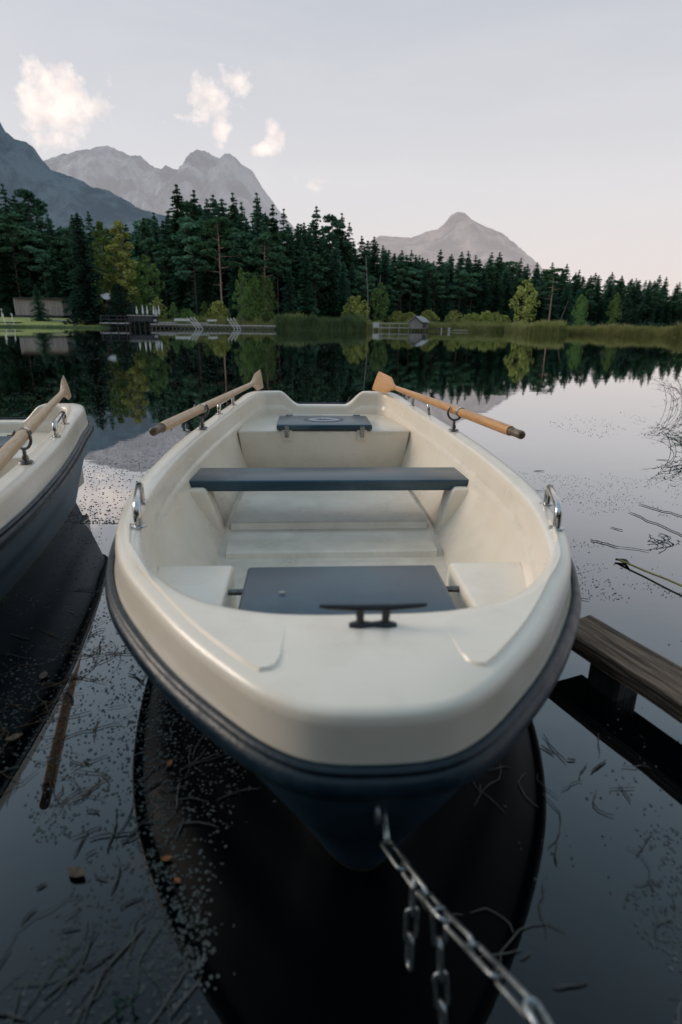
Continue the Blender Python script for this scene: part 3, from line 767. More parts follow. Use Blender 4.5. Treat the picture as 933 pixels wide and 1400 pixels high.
# white boxes / sun beds
for i,(x0,x1,y0,y1,lb) in enumerate(((239,259,435.6,441.6,'large white slatted sun box on the dock beside the first bathing ladder'),(284,295.5,437,441.4,'smaller pale sun box between the two bathing ladders'),(207.5,213,437,441.5,'small white locker at the left end of the dock'))):
    c=Wp((x0+x1)/2,y1,YD+1.5); o=empty('sun_box',c); meta(o,lb,'bench')
    wx=abs(Wp(x1,y1,YD+1.5).x-Wp(x0,y1,YD+1.5).x); hz=Wp(x0,y0,YD+1.5).z-c.z
    mb=MB(); mb.box((0,.5,hz*.72),(wx,1.2,hz*.5)); mb.build('body',M['white'],o,bevel=.03)
    mb=MB(); mb.box((0,.52,hz*1.02),(wx*1.04,1.3,.07)); mb.build('lid',M['white'],o)
    for sx in (-1,1): mb=MB(); mb.box((sx*wx*.44,.1,hz*.23),(.1,.1,hz*.46)); mb.build('leg',M['farwood'],o)
def ladder(x0,y0,x1,y1,n_,dx,lb,Y):
    o=empty('bathing_ladder',Wp(x1,y1,Y)); meta(o,lb,'ladder','chrome bathing ladders' if n_==3 else None)
    o.location.z=0
    for i in range(n_):
        mb=MB(); a=Wp(x0+dx*i,y0,Y+.6); b=Wp(x1+dx*i,y1,Y-.8); b.z=-.3
        p0=Vector((a.x,a.y+.5,a.z-.7))
        mb.tube([p0,p0+Vector((0,0,.55)),a,b],.055,7); part(mb,'handrail',M['rod'],o)
    for k in range(4):
        u=.3+.18*k; a=Wp(lerp(x0,x1,u),lerp(y0,y1,u),Y+.6-1.4*u); b=Wp(lerp(x0,x1,u)+dx*(n_-1),lerp(y0,y1,u),Y+.6-1.4*u)
        a.z-=.45; b.z-=.45
        mb=MB(); mb.box((a+b)/2,((b-a).length,.28,.06)); part(mb,'step',M['rod'],o)
ladder(256,433.5,270,447,3,4.6,'bathing ladder with three sloping rails beside the large white sun box',YD-.5)
ladder(311,434.5,322,448,3,4.3,'bathing ladder with three sloping rails on the right half of the dock',YD-.5)
ladder(3,428,9,446,2,12,'steep pale bathing ladder at the left edge of the picture',YD-2)
# jetty stub the left ladder hangs on
jt=empty('ladder_landing',Wp(5,447,YD)); jt.location.z=0; meta(jt,'small dark landing behind the leftmost bathing ladder','landing')
mb=MB(); slab(mb,-22,24,440,442,YD,3); part(mb,'deck',M['farwood_dark'],jt)
for px in (-18,2,20): mb=MB(); p=Wp(px,441,YD+.4); mb.tube([(p.x,p.y,-1),(p.x,p.y,p.z)],.14,7); part(mb,'pile',M['wetwood'],jt)
# white post near left edge
o=empty('marker_post',Wp(3.5,432,150)); o.location.z=land_z(o.location.x,150); meta(o,'short white post at the left edge behind the ladder','post')
mb=MB(); mb.box((0,0,1.0),(.35,.2,2.0)); mb.build('board',M['white'],o,bevel=.03)
mb=MB(); mb.box((0,.16,.5),(.12,.1,1.2)); mb.build('stake',M['farwood'],o)
# stones on the lawn's bank
for i,(px,py,s_) in enumerate(((30,445,1.0),(36,444,.8),(44,445.5,.5),(64,445,.9))):
    p=Wp(px,446,YD+1.5); o_=MB(); r=random.Random(i)
    bm=bmesh.new(); bmesh.ops.create_icosphere(bm,subdivisions=2,radius=s_)
    for v_ in bm.verts: v_.co*=1+.25*noise.noise(v_.co*1.3+Vector((i*5,0,0))); v_.co.z*=.45
    me=bpy.data.meshes.new('bank_stone'); bm.to_mesh(me); bm.free(); me.materials.append(M['farwood_dark'])
    o=bpy.data.objects.new('bank_stone',me); o.location=(p.x,p.y,.25); link(o); meta(o,('large dark stone at the water edge of the lawn, leftmost','medium dark stone right behind the leftmost one','smallest dark stone on the lawn bank','dark stone under the lawn, nearest the lone fir')[i],'stone')

# ------------------------------------------------------------------ boathouse
YB=147
bo=empty('boathouse',aty(574,450,YB)); bo.location.z=0; meta(bo,'small weathered wooden boathouse with grey shingle roof standing in the lake','boathouse')
def sl2(mb,x0,x1,y0,y1,Y,dep):
    a=aty(x0,(y0+y1)/2,Y); b=aty(x1,(y0+y1)/2,Y); a.z=aty((x0+x1)/2,y0,Y).z; b.z=aty((x0+x1)/2,y1,Y).z; mb.box(((a.x+b.x)/2,Y+dep/2,(a.z+b.z)/2),(abs(b.x-a.x),dep,abs(a.z-b.z)))
fl=aty(560,449.3,YB).z; ez=aty(560,438.5,YB).z; pz=aty(567,432.6,YB).z
xl=aty(560.5,447,YB).x; xm=aty(575.5,447,YB).x; xr_=aty(589.5,447,YB).x
L2=2.6
mb=MB(); 
xc=(xl+xm)/2
# gable wall facing us, body runs back and right
sk=Vector((xr_-xm, 6.0, 0))
g0=[Vector((xl,YB,fl)),Vector((xm,YB,fl)),Vector((xm,YB,ez)),Vector((xc,YB,pz-.15)),Vector((xl,YB,ez))]
g1=[v+sk for v in g0]
mb.add(g0+g1,[(0,1,2,3,4),(5,9,8,7,6),(1,6,7,2),(0,4,9,5),(2,7,8,3),(3,8,9,4)])
part(mb,'wall',M['hutwall'],bo)
mb=MB()
ov=.45; up_=Vector((0,0,.14)); bk=sk.normalized()*.5
for sgn,xe in ((-1,xl),(1,xm)):
    e0=Vector((xe+sgn*ov,YB,ez-ov*.75)); p0=Vector((xc,YB,pz))
    q=[e0-bk,p0-bk,p0+sk+bk,e0+sk+bk]
    mb.add([v for v in q]+[v+up_ for v in q],[(0,1,2,3),(4,7,6,5),(0,4,5,1),(1,5,6,2),(2,6,7,3),(3,7,4,0)])
part(mb,'roof',M['shingle'],bo)
mb=MB(); a=Vector((xm,YB,fl))+sk*.25+Vector((.06,-.05,.2)); b_=a+sk*.6
mb.add([a,b_,b_+Vector((0,0,(ez-fl)*.62)),a+Vector((0,0,(ez-fl)*.62))],[(0,1,2,3)]); part(mb,'boat_door',M['farwood_dark'],bo)
for i in range(9):
    mb=MB(); u=(i%3)/2; v_=(i//3)/2; p=Vector((lerp(xl,xm,u),YB+.1,0))+sk*v_*.95
    mb.tube([(p.x,p.y,-1),(p.x,p.y,fl)],.12,6); part(mb,'pile',M['wetwood'],bo)
bp_=empty('boathouse_pier',aty(538,450,YB)); bp_.location.z=0; meta(bp_,'thin grey pier with open railing leading left from the boathouse','pier')
mb=MB(); sl2(mb,510,560,447.6,448.6,YB+.6,1.6); part(mb,'deck',M['farwood'],bp_)
for px in (511,518.5,521.5,533,546,559):
    mb=MB(); a=aty(px,442 if px<519 else 441.6,YB+.6); mb.box((a.x,a.y,(a.z-1)/2),(.09,.09,a.z+1)); part(mb,'post',M['farwood'],bp_)
for y_ in (441.7,):
    mb=MB(); sl2(mb,518,560,y_,y_+.8,YB+.5,.1); part(mb,'rail',M['farwood'],bp_)
mb=MB(); sl2(mb,510,519,440.5,447,YB+1.5,.12); part(mb,'panel',M['farwood'],bp_)
fp=empty('low_jetty',aty(610,450,YB)); fp.location.z=0; meta(fp,'low dark jetty with short white posts right of the boathouse','jetty')
mb=MB(); sl2(mb,589,618,449,450.6,YB+.4,2); part(mb,'deck',M['farwood_dark'],fp)
mb=MB(); sl2(mb,618,641,451.4,452.0,YB+.4,1.4); part(mb,'float',M['farwood'],fp)
for px,y0 in ((604,448.3),(613.5,448),(615.5,448)):
    mb=MB(); a=aty(px,y0,YB+.3); mb.tube([(a.x,a.y,-.8),a],.09,6); part(mb,'post',M['white'],fp)

# ------------------------------------------------------------------ the rowing boat
OUT=[(-.04,0),(-.035,.08),(-.015,.145),(.035,.215),(.115,.29),(.255,.400),(.44,.52),(.66,.648),(.88,.738),(1.12,.803),(1.42,.855),(1.72,.885),(2.05,.897),(2.4,.892),(2.75,.868),(3.1,.83),(3.5,.775),(3.85,.715),(4.08,.685),(4.24,.648),(4.33,.585),(4.352,.49),(4.355,.39),(4.35,.29),(4.355,.20),(4.36,.10),(4.36,0)]
INN=[(.32,0),(.32,.08),(.325,.155),(.338,.225),(.37,.31),(.43,.40),(.53,.49),(.68,.585),(.87,.655),(1.12,.72),(1.4,.765),(1.7,.79),(2.05,.803),(2.4,.795),(2.75,.768),(3.1,.732),(3.5,.675),(3.83,.625),(4.03,.59),(4.14,.555),(4.195,.50),(4.21,.435),(4.22,.37),(4.225,.285),(4.23,.20),(4.23,.10),(4.23,0)]
WAT=[(.17,0),(.18,.03),(.21,.065),(.27,.105),(.35,.15),(.47,.23),(.62,.34),(.80,.45),(1.0,.54),(1.22,.61),(1.48,.66),(1.75,.69),(2.05,.705),(2.4,.70),(2.75,.685),(3.1,.665),(3.5,.63),(3.85,.59),(4.05,.56),(4.15,.53),(4.20,.47),(4.215,.40),(4.22,.33),(4.225,.25),(4.23,.17),(4.23,.08),(4.23,0)]
FLO=[(.50,0),(.51,.05),(.52,.10),(.55,.14),(.60,.19),(.66,.25),(.74,.32),(.86,.40),(1.0,.46),(1.2,.51),(1.45,.55),(1.72,.575),(2.05,.60),(2.4,.61),(2.75,.61),(3.1,.60),(3.5,.58),(3.8,.54),(3.95,.51),(4.02,.48),(4.06,.44),(4.08,.38),(4.09,.32),(4.1,.25),(4.1,.17),(4.1,.08),(4.1,0)]
def sheer(s): return sinterp(s,[-.1,.5,1,2,3,3.7,4.4],[.622,.604,.592,.585,.612,.650,.69])
def notch(s,w_):
    if s<4.0: return 0
    return -.085*(1-max(0,min(1,(abs(w_)-.19)/.17))**1.0) if abs(w_)<.36 else 0
SUB=6
def half(P): return catmull([tuple(map(float,p)) for p in P],SUB)
hO,hI,hW,hF=half(OUT),half(INN),half(WAT),half(FLO)
NH=len(hO)
def full(hh):  # closed loop: right side bow->stern, then left side stern->bow
    return [(s,w_) for s,w_ in hh]+[(s,-w_) for s,w_ in hh[-2:0:-1]]
fO,fI,fW,fF=full(hO),full(hI),full(hW),full(hF)
NF=len(fO)
def offset(ring,d):
    out=[]
    for i in range(NF):
        s0,w0=ring[i-1]; s1,w1=ring[(i+1)%NF]
        ts,tw=s1-s0,w1-w0; L=math.hypot(ts,tw) or 1
        out.append((ring[i][0]-tw/L*d, ring[i][1]+ts/L*d))
    return out
OSC=[.10+.90*(lambda u:u*u*(3-2*u))(max(0,min(1,p[0]/.55+.08))) for p in fO]
def offO(d, r_=0):
    a=offset(fO,1.0)
    return [(p[0]+(q[0]-p[0])*(d*k+r_), p[1]+(q[1]-p[1])*(d*k+r_)) for p,q,k in zip(fO,a,OSC)]
def ring3(r2, zf): return [(w_,s,zf(i,s,w_)) for i,(s,w_) in enumerate(r2)]
def ztop(i): 
    s,w_=fO[i]; return sheer(s)
def zn(i):
    s,w_=fO[i]
    # smooth notch in the transom
    if s<4.2 or abs(w_)>.40: return 0
    u=max(0,min(1,(abs(w_)-.20)/.18)); u=u*u*(3-2*u)
    return -.118*(1-u)
def fz(s): return .085 + .04*max(0,min(1,(s-1.98)/.16))
def blend2(a,b,t): return [(lerp(p[0],q[0],t),lerp(p[1],q[1],t)) for p,q in zip(a,b)]

def build_boat(label):
    root=empty('rowing_boat',(0,0,0),0,label,'rowing boat')
    # liner and deck
    R_=[]
    ad=lambda r2,zf: R_.append(ring3(r2,zf))
    ad(offO(.026),lambda i,s,w_: ztop(i)-.150)
    ad(offO(.022),lambda i,s,w_: ztop(i)-.128)
    ad(offO(.014),lambda i,s,w_: ztop(i)-.112+zn(i)*.12)
    ad(offO(.010),lambda i,s,w_: ztop(i)-.090+zn(i)*.3)
    ad(offO(.006),lambda i,s,w_: ztop(i)-.035+zn(i)*.8)
    ad(offset(fO,.001),lambda i,s,w_: ztop(i)-.014+zn(i))
    ad(offset(fO,-.008),lambda i,s,w_: ztop(i)-.004+zn(i))
    ad(offset(fO,-.020),lambda i,s,w_: ztop(i)+zn(i))
    ad(blend2(offset(fO,-.02),offset(fI,.018),.5),lambda i,s,w_: ztop(i)+.003+zn(i))
    ad(offset(fI,.018),lambda i,s,w_: ztop(i)+zn(i))
    ad(offset(fI,.006),lambda i,s,w_: ztop(i)-.004+zn(i))
    ad(fI,lambda i,s,w_: ztop(i)-.016+zn(i))
    ad(offset(fI,-.004),lambda i,s,w_: ztop(i)-.045+zn(i)*.9)
    ad(blend2(offset(fI,-.005),fF,.02),lambda i,s,w_: ztop(i)-.105+zn(i)*.8)
    ad(blend2(offset(fI,-.008),fF,.03),lambda i,s,w_: ztop(i)-.120+zn(i)*.7)
    ad(blend2(offset(fI,-.014),fF,.035),lambda i,s,w_: ztop(i)-.125+zn(i)*.65)
    def wallz(u): return lambda i,s,w_: lerp(ztop(i)-.15+zn(i)*.5, fz(fF[i][0]), u)
    A=offset(fI,-.016)
    for u,v_ in ((0,.045),(.2,.14),(.42,.33),(.64,.56),(.82,.80),(.93,.94)):
        ad(blend2(A,fF,v_),wallz(u))
    ad(blend2(A,fF,.985),lambda i,s,w_: fz(fF[i][0])+.006)
    ad(fF,lambda i,s,w_: fz(fF[i][0]))
    mb=MB(); vs,fs=loft(R_); mb.add(vs,fs)
    base=(len(R_)-1)*NF
    # floor: strips from the right side to the left side with a small ramp
    for i in range(1,NH-1):
        ra=base+i; rb=base+i+1; la=base+(NF-i)%NF; lb=base+(NF-i-1)%NF
        if i==NH-2: fs.append
        mb.f.append((ra,rb,lb,la) if lb!=rb else (ra,rb,la)); mb.m.append(0)
    mb.f.append((base,base+1,base+NF-1)); mb.m.append(0)
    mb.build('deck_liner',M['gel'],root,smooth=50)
    # raised floor step and foot strip on the floor
    mb=MB()
    prof=[(1.91,.085),(1.925,.112),(1.945,.120),(2.25,.126),(2.27,.158),(2.295,.166),(3.30,.168)]
    vs=[]
    for s,z in prof:
        wv=interp(s,[1.7,2.05,2.4,3.1,3.5],[.575,.60,.61,.60,.58])-.035
        vs+= [(-wv-.012,s,z-.04),(-wv,s,z),(wv,s,z),(wv+.012,s,z-.04)]
    fs=[(k*4+j,k*4+j+1,k*4+j+5,k*4+j+4) for k in range(6) for j in range(3)]
    mb.add(vs,fs); mb.build('floor_board',M['gel'],root,smooth=25)
    # hull
    H_=[]
    H_.append(ring3(offO(.024),lambda i,s,w_: ztop(i)-.149))
    H_.append(ring3(offO(.028),lambda i,s,w_: ztop(i)-.165))
    H_.append(ring3(offO(.008),lambda i,s,w_: ztop(i)-.190))
    O2=offO(.006)
    for u in (.15,.32,.5,.52,.7,.88,1.0):
        H_.append(ring3(blend2(O2,fW,u**1.05+(.02 if u==.52 else 0)),lambda i,s,w_,u=u: lerp(ztop(i)-.19,0,u)))
    H_.append(ring3(blend2(fW,fF,.3),lambda i,s,w_: -.08))
    H_.append(ring3(blend2(fW,fF,.8),lambda i,s,w_: -.14))
    mb=MB(); vs,fs=loft(H_); fs=[f[::-1] for f in fs]; mb.add(vs,fs); 
    b0=(len(H_)-1)*NF; mb.f.append(tuple(b0+i for i in range(NF))); mb.m.append(0)
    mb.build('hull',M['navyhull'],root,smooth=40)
    # rub rail: rounded rubber profile with a groove line
    prof=[]
    for k in range(10):
        a=-PI*.62+PI*1.24*k/9; prof.append((.024*math.cos(a), .028*math.sin(a)))
    rr=[ring3(offO(.026,dx),lambda i,s,w_,dz=dz: ztop(i)-.155+dz) for dx,dz in prof[::-1]]
    rr=[r_ for r_ in rr]
    mb=MB(); vs,fs=loft(rr+[rr[0]]); mb.add(vs,[f[::-1] for f in fs]); mb.build('rub_rail',M['rubber'],root,smooth=60)
    # thin lower moulding line of the rail
    mb=MB(); rr=[]
    for k in range(7):
        a=2*PI*k/6; rr.append(ring3(offO(.026,.004+.010*math.cos(a)),lambda i,s,w_,a=a: ztop(i)-.118+.009*math.sin(a)))
    vs,fs=loft(rr); mb.add(vs,fs); mb.build('rail_bead',M['rubber'],root,smooth=60)
    # foredeck side pads (slightly proud panels)
    for sg in (1,-1):
        inner=[(.292,.168),(.26,.170),(.22,.172),(.14,.176),(.105,.185),(.090,.200),(.088,.222)]
        outer=[]
        for i in range(NH):
            s,w_=hO[i]
            if .075<s<1.05: outer.append((i,s,w_))
        off_=offset(fO,-.030)
        op=[off_[i] for i,_,_ in outer]
        ioff=offset(fI,.03)
        ip=[ioff[i] for i,_,_ in outer]
        # polygon: along outer edge from bow to s~1, back along the inner edge
        loop=op[1:]+[q for q in ip[::-1] if q[0]>.305]+inner
        cx=sum(p[0] for p in loop)/len(loop)
        mb=MB(); nL=len(loop)
        lo=[(sg*w_,s,sheer(s)+.0005) for s,w_ in loop]
        # inset ring
        def inset(d):
            out=[]
            for k in range(nL):
                s0,w0=loop[k-1]; s1,w1=loop[(k+1)%nL]; ts,tw=s1-s0,w1-w0; L=math.hypot(ts,tw) or 1
                out.append((loop[k][0]+tw/L*d,loop[k][1]-ts/L*d))
            return out
        area=sum(loop[k][0]*loop[(k+1)%nL][1]-loop[(k+1)%nL][0]*loop[k][1] for k in range(nL))
        d_=.006 if area>0 else -.006
        hi=[(sg*w_,s,sheer(s)+.0095) for s,w_ in inset(-d_)]
        mb.add(lo+hi,[(k,(k+1)%nL,nL+(k+1)%nL,nL+k) for k in range(nL)]+[tuple(range(nL,2*nL))])
        bm=bmesh.new(); tmp=mb.build('foredeck_pad',M['gel'],root); bm.from_mesh(tmp.data); bmesh.ops.recalc_face_normals(bm,faces=bm.faces); bmesh.ops.triangulate(bm,faces=[f for f in bm.faces if len(f.verts)>4]); bm.to_mesh(tmp.data); bm.free()
        tmp.data.polygons.foreach_set('use_smooth',[True]*len(tmp.data.polygons)); tmp.data.set_sharp_from_angle(angle=math.radians(35))
    # bow seat blocks, cushion and its cradle
    for sg in (1,-1):
        mb=MB(); z1=.405
        pt=[(.40,1.105),(.685,1.105),(.655,.92),(.575,.74),(.47,.60),(.40,.53)]; pb=[(.395,1.14),(.47,1.14),(.45,1.0),(.43,.93),(.41,.88),(.395,.86)]
        vs=[(sg*x,y,.10) for x,y in pb]+[(sg*x,y,z1) for x,y in pt]
        fs=[(5,4,3,2,1,0),(6,7,8,9,10,11)]+[(j,(j+1)%6,6+(j+1)%6,6+j) for j in range(6)]
        if sg>0: fs=[f[::-1] for f in fs]
        mb.add(vs,fs); o=mb.build('seat_block',M['gel'],root,bevel=.016,smooth=50,segs=3)
    mb=MB(); mb.box((0,.82,.23),(.70,.42,.20)); mb.build('seat_cradle',M['gel'],root,bevel=.012,smooth=50)
    mb=MB(); mb.box((0,.79,.375),(.70,.60,.055)); mb.build('bow_cushion',M['seat'],root,bevel=.014,smooth=50,segs=3)
    for sg in (1,-1):
        mb=MB(); mb.tube([(sg*.345,.93,.376),(sg*.402,.93,.376)],.011,10); mb.build('cushion_hinge',M['steel'],root,smooth=50)
    # middle thwart and brackets
    mb=MB()
    zt=.432
    vs=[]
    for z in (zt-.062,zt):
        vs+=[(-.80,2.19,z),(.80,2.19,z),(.785,2.50,z),(-.785,2.50,z)]
    mb.add(vs,[(0,3,2,1),(4,5,6,7),(0,1,5,4),(1,2,6,5),(2,3,7,6),(3,0,4,7)])
    mb.build('thwart',M['seat'],root,bevel=.010,smooth=50,segs=3)
    # a worn bare patch line: the thwart's two halves joint
    for sg in (1,-1):
        mb=MB(); N=10; vs=[]
        for k in range(N+1):
            u=k/N; z=lerp(.395,.10,u); xi=lerp(.690,.590,u**.8); xo=.80-.12*u
            th=lerp(.20,.06,u**.7)
            vs+=[(sg*xi,2.155-.0*u,z),(sg*xi,2.155+th,z),(sg*xo,2.155+th+.05,z),(sg*xo,2.155-.02,z)]
        fs=[(3,2,1,0)]
        for k in range(N):
            for j in range(4): a=k*4+j; b=k*4+(j+1)%4; fs.append((a,b,b+4,a+4))
        fs.append(tuple(N*4+j for j in range(4)))
        mb.add(vs,fs); o=mb.build('thwart_bracket',M['gel'],root)
        bm=bmesh.new(); bm.from_mesh(o.data); bmesh.ops.recalc_face_normals(bm,faces=bm.faces)
        es=[e for e in bm.edges if len(e.link_faces)==2 and e.calc_face_angle(0)>.9]
        bmesh.ops.bevel(bm,geom=es,offset=.016,segments=3,profile=.5,affect='EDGES'); bm.to_mesh(o.data); bm.free()
        o.data.polygons.foreach_set('use_smooth',[True]*len(o.data.polygons)); o.data.set_sharp_from_angle(angle=math.radians(50))
    # stern locker
    mb=MB(); zt=.485
    vs=[(-.61,3.49,.12),(.61,3.49,.12),(.60,4.2,.12),(-.60,4.2,.12),(-.655,3.44,zt),(.655,3.44,zt),(.60,4.2,zt+.018),(-.60,4.2,zt+.018)]
    mb.add(vs,[(0,3,2,1),(4,5,6,7),(0,1,5,4),(1,2,6,5),(2,3,7,6),(3,0,4,7)])
    lk=mb.build('stern_locker',M['gel'],root,bevel=.014,smooth=50,segs=3)
    mb=MB(); mb.box((0,3.66,zt+.028),(.725,.47,.042)); ld_=mb.build('locker_lid',M['seat'],root,bevel=.012,smooth=50,segs=3)
    for sx in (-1,1):
        mb=MB(); mb.box((sx*.285,3.418,zt+.022),(.034,.012,.03)); mb.box((sx*.285,3.420,zt-.012),(.026,.014,.05)); mb.box((sx*.285,3.414,zt-.034),(.030,.014,.022)); mb.tube([(sx*.285-.02,3.414,zt+.004),(sx*.285+.02,3.414,zt+.004)],.006,8)
        mb.build('latch',M['latch'],ld_,bevel=.002)
        mb=MB(); mb.box((sx*.285,3.436,zt-.030),(.075,.008,.085)); mb.build('latch_plate',M['gel'],ld_,bevel=.003)
        mb=MB(); mb.tube([(sx*.28-.03,3.90,zt+.045),(sx*.28+.03,3.90,zt+.045)],.010,8); mb.box((sx*.28,3.915,zt+.036),(.06,.03,.01)); mb.build('hinge',M['steel'],ld_)
    # printed emblem: pale oval field, dark oval line, a dark boat-like crest
    zl=zt+.0505
    def disc(rx,ry,z,m,nm,cx=0,cy=3.67,hole=0):
        mb=MB(); n_=40
        if hole:
            vs=[(cx+rx*math.cos(2*PI*k/n_),cy+ry*math.sin(2*PI*k/n_),z) for k in range(n_)]+[(cx+rx*hole*math.cos(2*PI*k/n_),cy+ry*hole*math.sin(2*PI*k/n_),z) for k in range(n_)]
            mb.add(vs,[(k,(k+1)%n_,n_+(k+1)%n_,n_+k) for k in range(n_)])
        else:
            vs=[(cx+rx*math.cos(2*PI*k/n_),cy+ry*math.sin(2*PI*k/n_),z) for k in range(n_)]; mb.add(vs,[tuple(range(n_))])
        return mb
    mb=disc(.125,.095,zl+.001,None,'')
    mb.build('emblem_field',M['lidtop'],ld_)
    mb=MB()
    b2=disc(.158,.125,zl+.001,None,'',hole=.95); mb.add(b2.v,b2.f)
    r=random.Random(5)
    for k in range(44):   # ring of small lettering marks
        a=2*PI*k/44; rx,ry=.142,.110
        if k%9==8: continue
        c=Vector((rx*math.cos(a),3.67+ry*math.sin(a),zl+.001)); hw=r.uniform(.0025,.005); hh=r.uniform(.005,.008)
        mb.add([c+Vector((-hw,-hh,0)),c+Vector((hw,-hh,0)),c+Vector((hw,hh,0)),c+Vector((-hw,hh,0))],[(0,1,2,3)])
    z=zl+.003
    mb.add([(-.085,3.655,z),(.03,3.640,z),(.06,3.650,z),(.05,3.668,z),(-.03,3.672,z)],[(0,1,2,3,4)])
    mb.add([(-.06,3.675,z),(-.015,3.675,z),(-.02,3.72,z)],[(0,1,2)]); mb.add([(-.01,3.675,z),(.035,3.675,z),(.0,3.705,z)],[(0,1,2)])
    mb.add([(.045,3.672,z),(.088,3.676,z),(.085,3.686,z),(.05,3.684,z)],[(0,1,2,3)])
    mb.build('emblem',M['logo'],ld_)
    # grab handles
    def handle(s0,s1,w0,w1,hh):
        p0=Vector((w0,s0,sheer(s0)+.004)); p1=Vector((w1,s1,sheer(s1)+.004))
        u=(p1-p0); L=u.length; u.normalize()
        pts=[p0]
        lift=Vector((0,0,hh)); ins=.035
        a0=p0+lift*.72; a1=p0+lift+u*ins*.9; b1=p1+lift-u*ins*.9; b0=p1+lift*.72
        out=[p0,p0+lift*.4,a0,a0.lerp(a1,.5)+Vector((0,0,.006)),a1,a1.lerp(b1,.5),b1,b0.lerp(b1,.5)+Vector((0,0,.006)),b0,p1+lift*.4,p1]
        mb=MB(); mb.tube(out,.0135,14); 
        o=mb.build('grab_handle',M['chrome'],root,smooth=60)
        for p in (p0,p1):
            mb=MB(); mb.tube([p+Vector((0,0,-.003)),p+Vector((0,0,.0015)),p+Vector((0,0,.003))],[.026,.026,.020],16); mb.build('flange',M['chrome'],o,smooth=40)
    handle(.94,1.23,.725,.81,.072); handle(1.0,1.29,-.70,-.77,.072)
    handle(3.32,3.66,.765,.705,.07); handle(3.32,3.66,-.765,-.705,.07)
    # rowlocks
    for sg,sr in ((1,2.76),(-1,2.82)):
        zr=sheer(sr); wr=.815 if sg>0 else -.80
        mb=MB(); c=Vector((wr,sr,zr+.008)); mb.tube([c,c+Vector((0,0,.006))],[.034,.030],16); mb.tube([c,c+Vector((0,0,.062))],.0085,10); mb.tube([c+Vector((0,0,.014)),c+Vector((0,0,.032))],[.016,.013],12)
        o=mb.build('rowlock',M['steel'],root,smooth=50)
        mb=MB(); pts=[]; cz=c+Vector((0,0,.115)); ax=Vector((1,-.25*sg,0)).normalized()
        for k in range(15):
            a=-PI*.5+ (k-7)/7*PI*.74; pts.append(cz+ax*(.044*math.cos(a))+Vector((0,0,.050*math.sin(a))))
        mb.tube(pts,[.0055]+[.0072]*13+[.0055],8); mb.build('horn',M['steel'],o,smooth=60)
    # cleat
    mb=MB(); cx,cy=.016,.255; cz=sheer(cy)+.004
    mb.tube([(cx-.118,cy,cz+.054),(cx-.10,cy,cz+.052),(cx-.04,cy,cz+.049),(cx+.04,cy,cz+.049),(cx+.10,cy,cz+.052),(cx+.118,cy,cz+.054)],[.004,.0062,.0078,.0078,.0062,.004],10)
    for sx in (-1,1):
        mb.tube([(cx+sx*.030,cy,cz+.0),(cx+sx*.028,cy,cz+.02),(cx+sx*.030,cy,cz+.049)],[.013,.0085,.011],10)
        mb.tube([(cx+sx*.052,cy,cz+.004),(cx+sx*.030,cy,cz+.007),(cx,cy,cz+.007)],[.012,.016,.011],10,flat=[.5,.6,.5])
    mb.build('cleat',M['blackmetal'],root,smooth=60)
    # towing eye on the stem
    mb=MB(); pts=[]; c=Vector((.0,-.005,.385))
    for k in range(13): a=2*PI*k/12; pts.append(c+Vector((0,-.020*math.cos(a)-.016,.020*math.sin(a))))
    mb.tube(pts,.005,8,cap=False); mb.build('towing_eye',M['chain'],root,smooth=60)
    return root
boat=build_boat('cream rowing boat with navy seats in the centre, bow towards the viewer')
boat.location=(.072,.86,0); boat.rotation_euler=(0,0,math.radians(3.4))
boat2=copy_tree(boat); boat2['label']='cream rowing boat with navy hull coloured lighter for reflected light, cut off by the left edge'
boat2.location=(-1.983,-.19,0); boat2.rotation_euler=(0,0,math.radians(6.9))
for c_ in boat2.children:
    if c_.name.startswith('hull'):
        c_.data=c_.data.copy(); c_.data.materials.clear(); c_.data.materials.append(hullmat((.085,.155,.215),(.22,.30,.36),.35,.3))  # lighter copy of the navy hull, reflected light put into its colour
for b_ in (boat,boat2): b_['group']='rowing boats moored side by side'
bpy.context.view_layer.update()

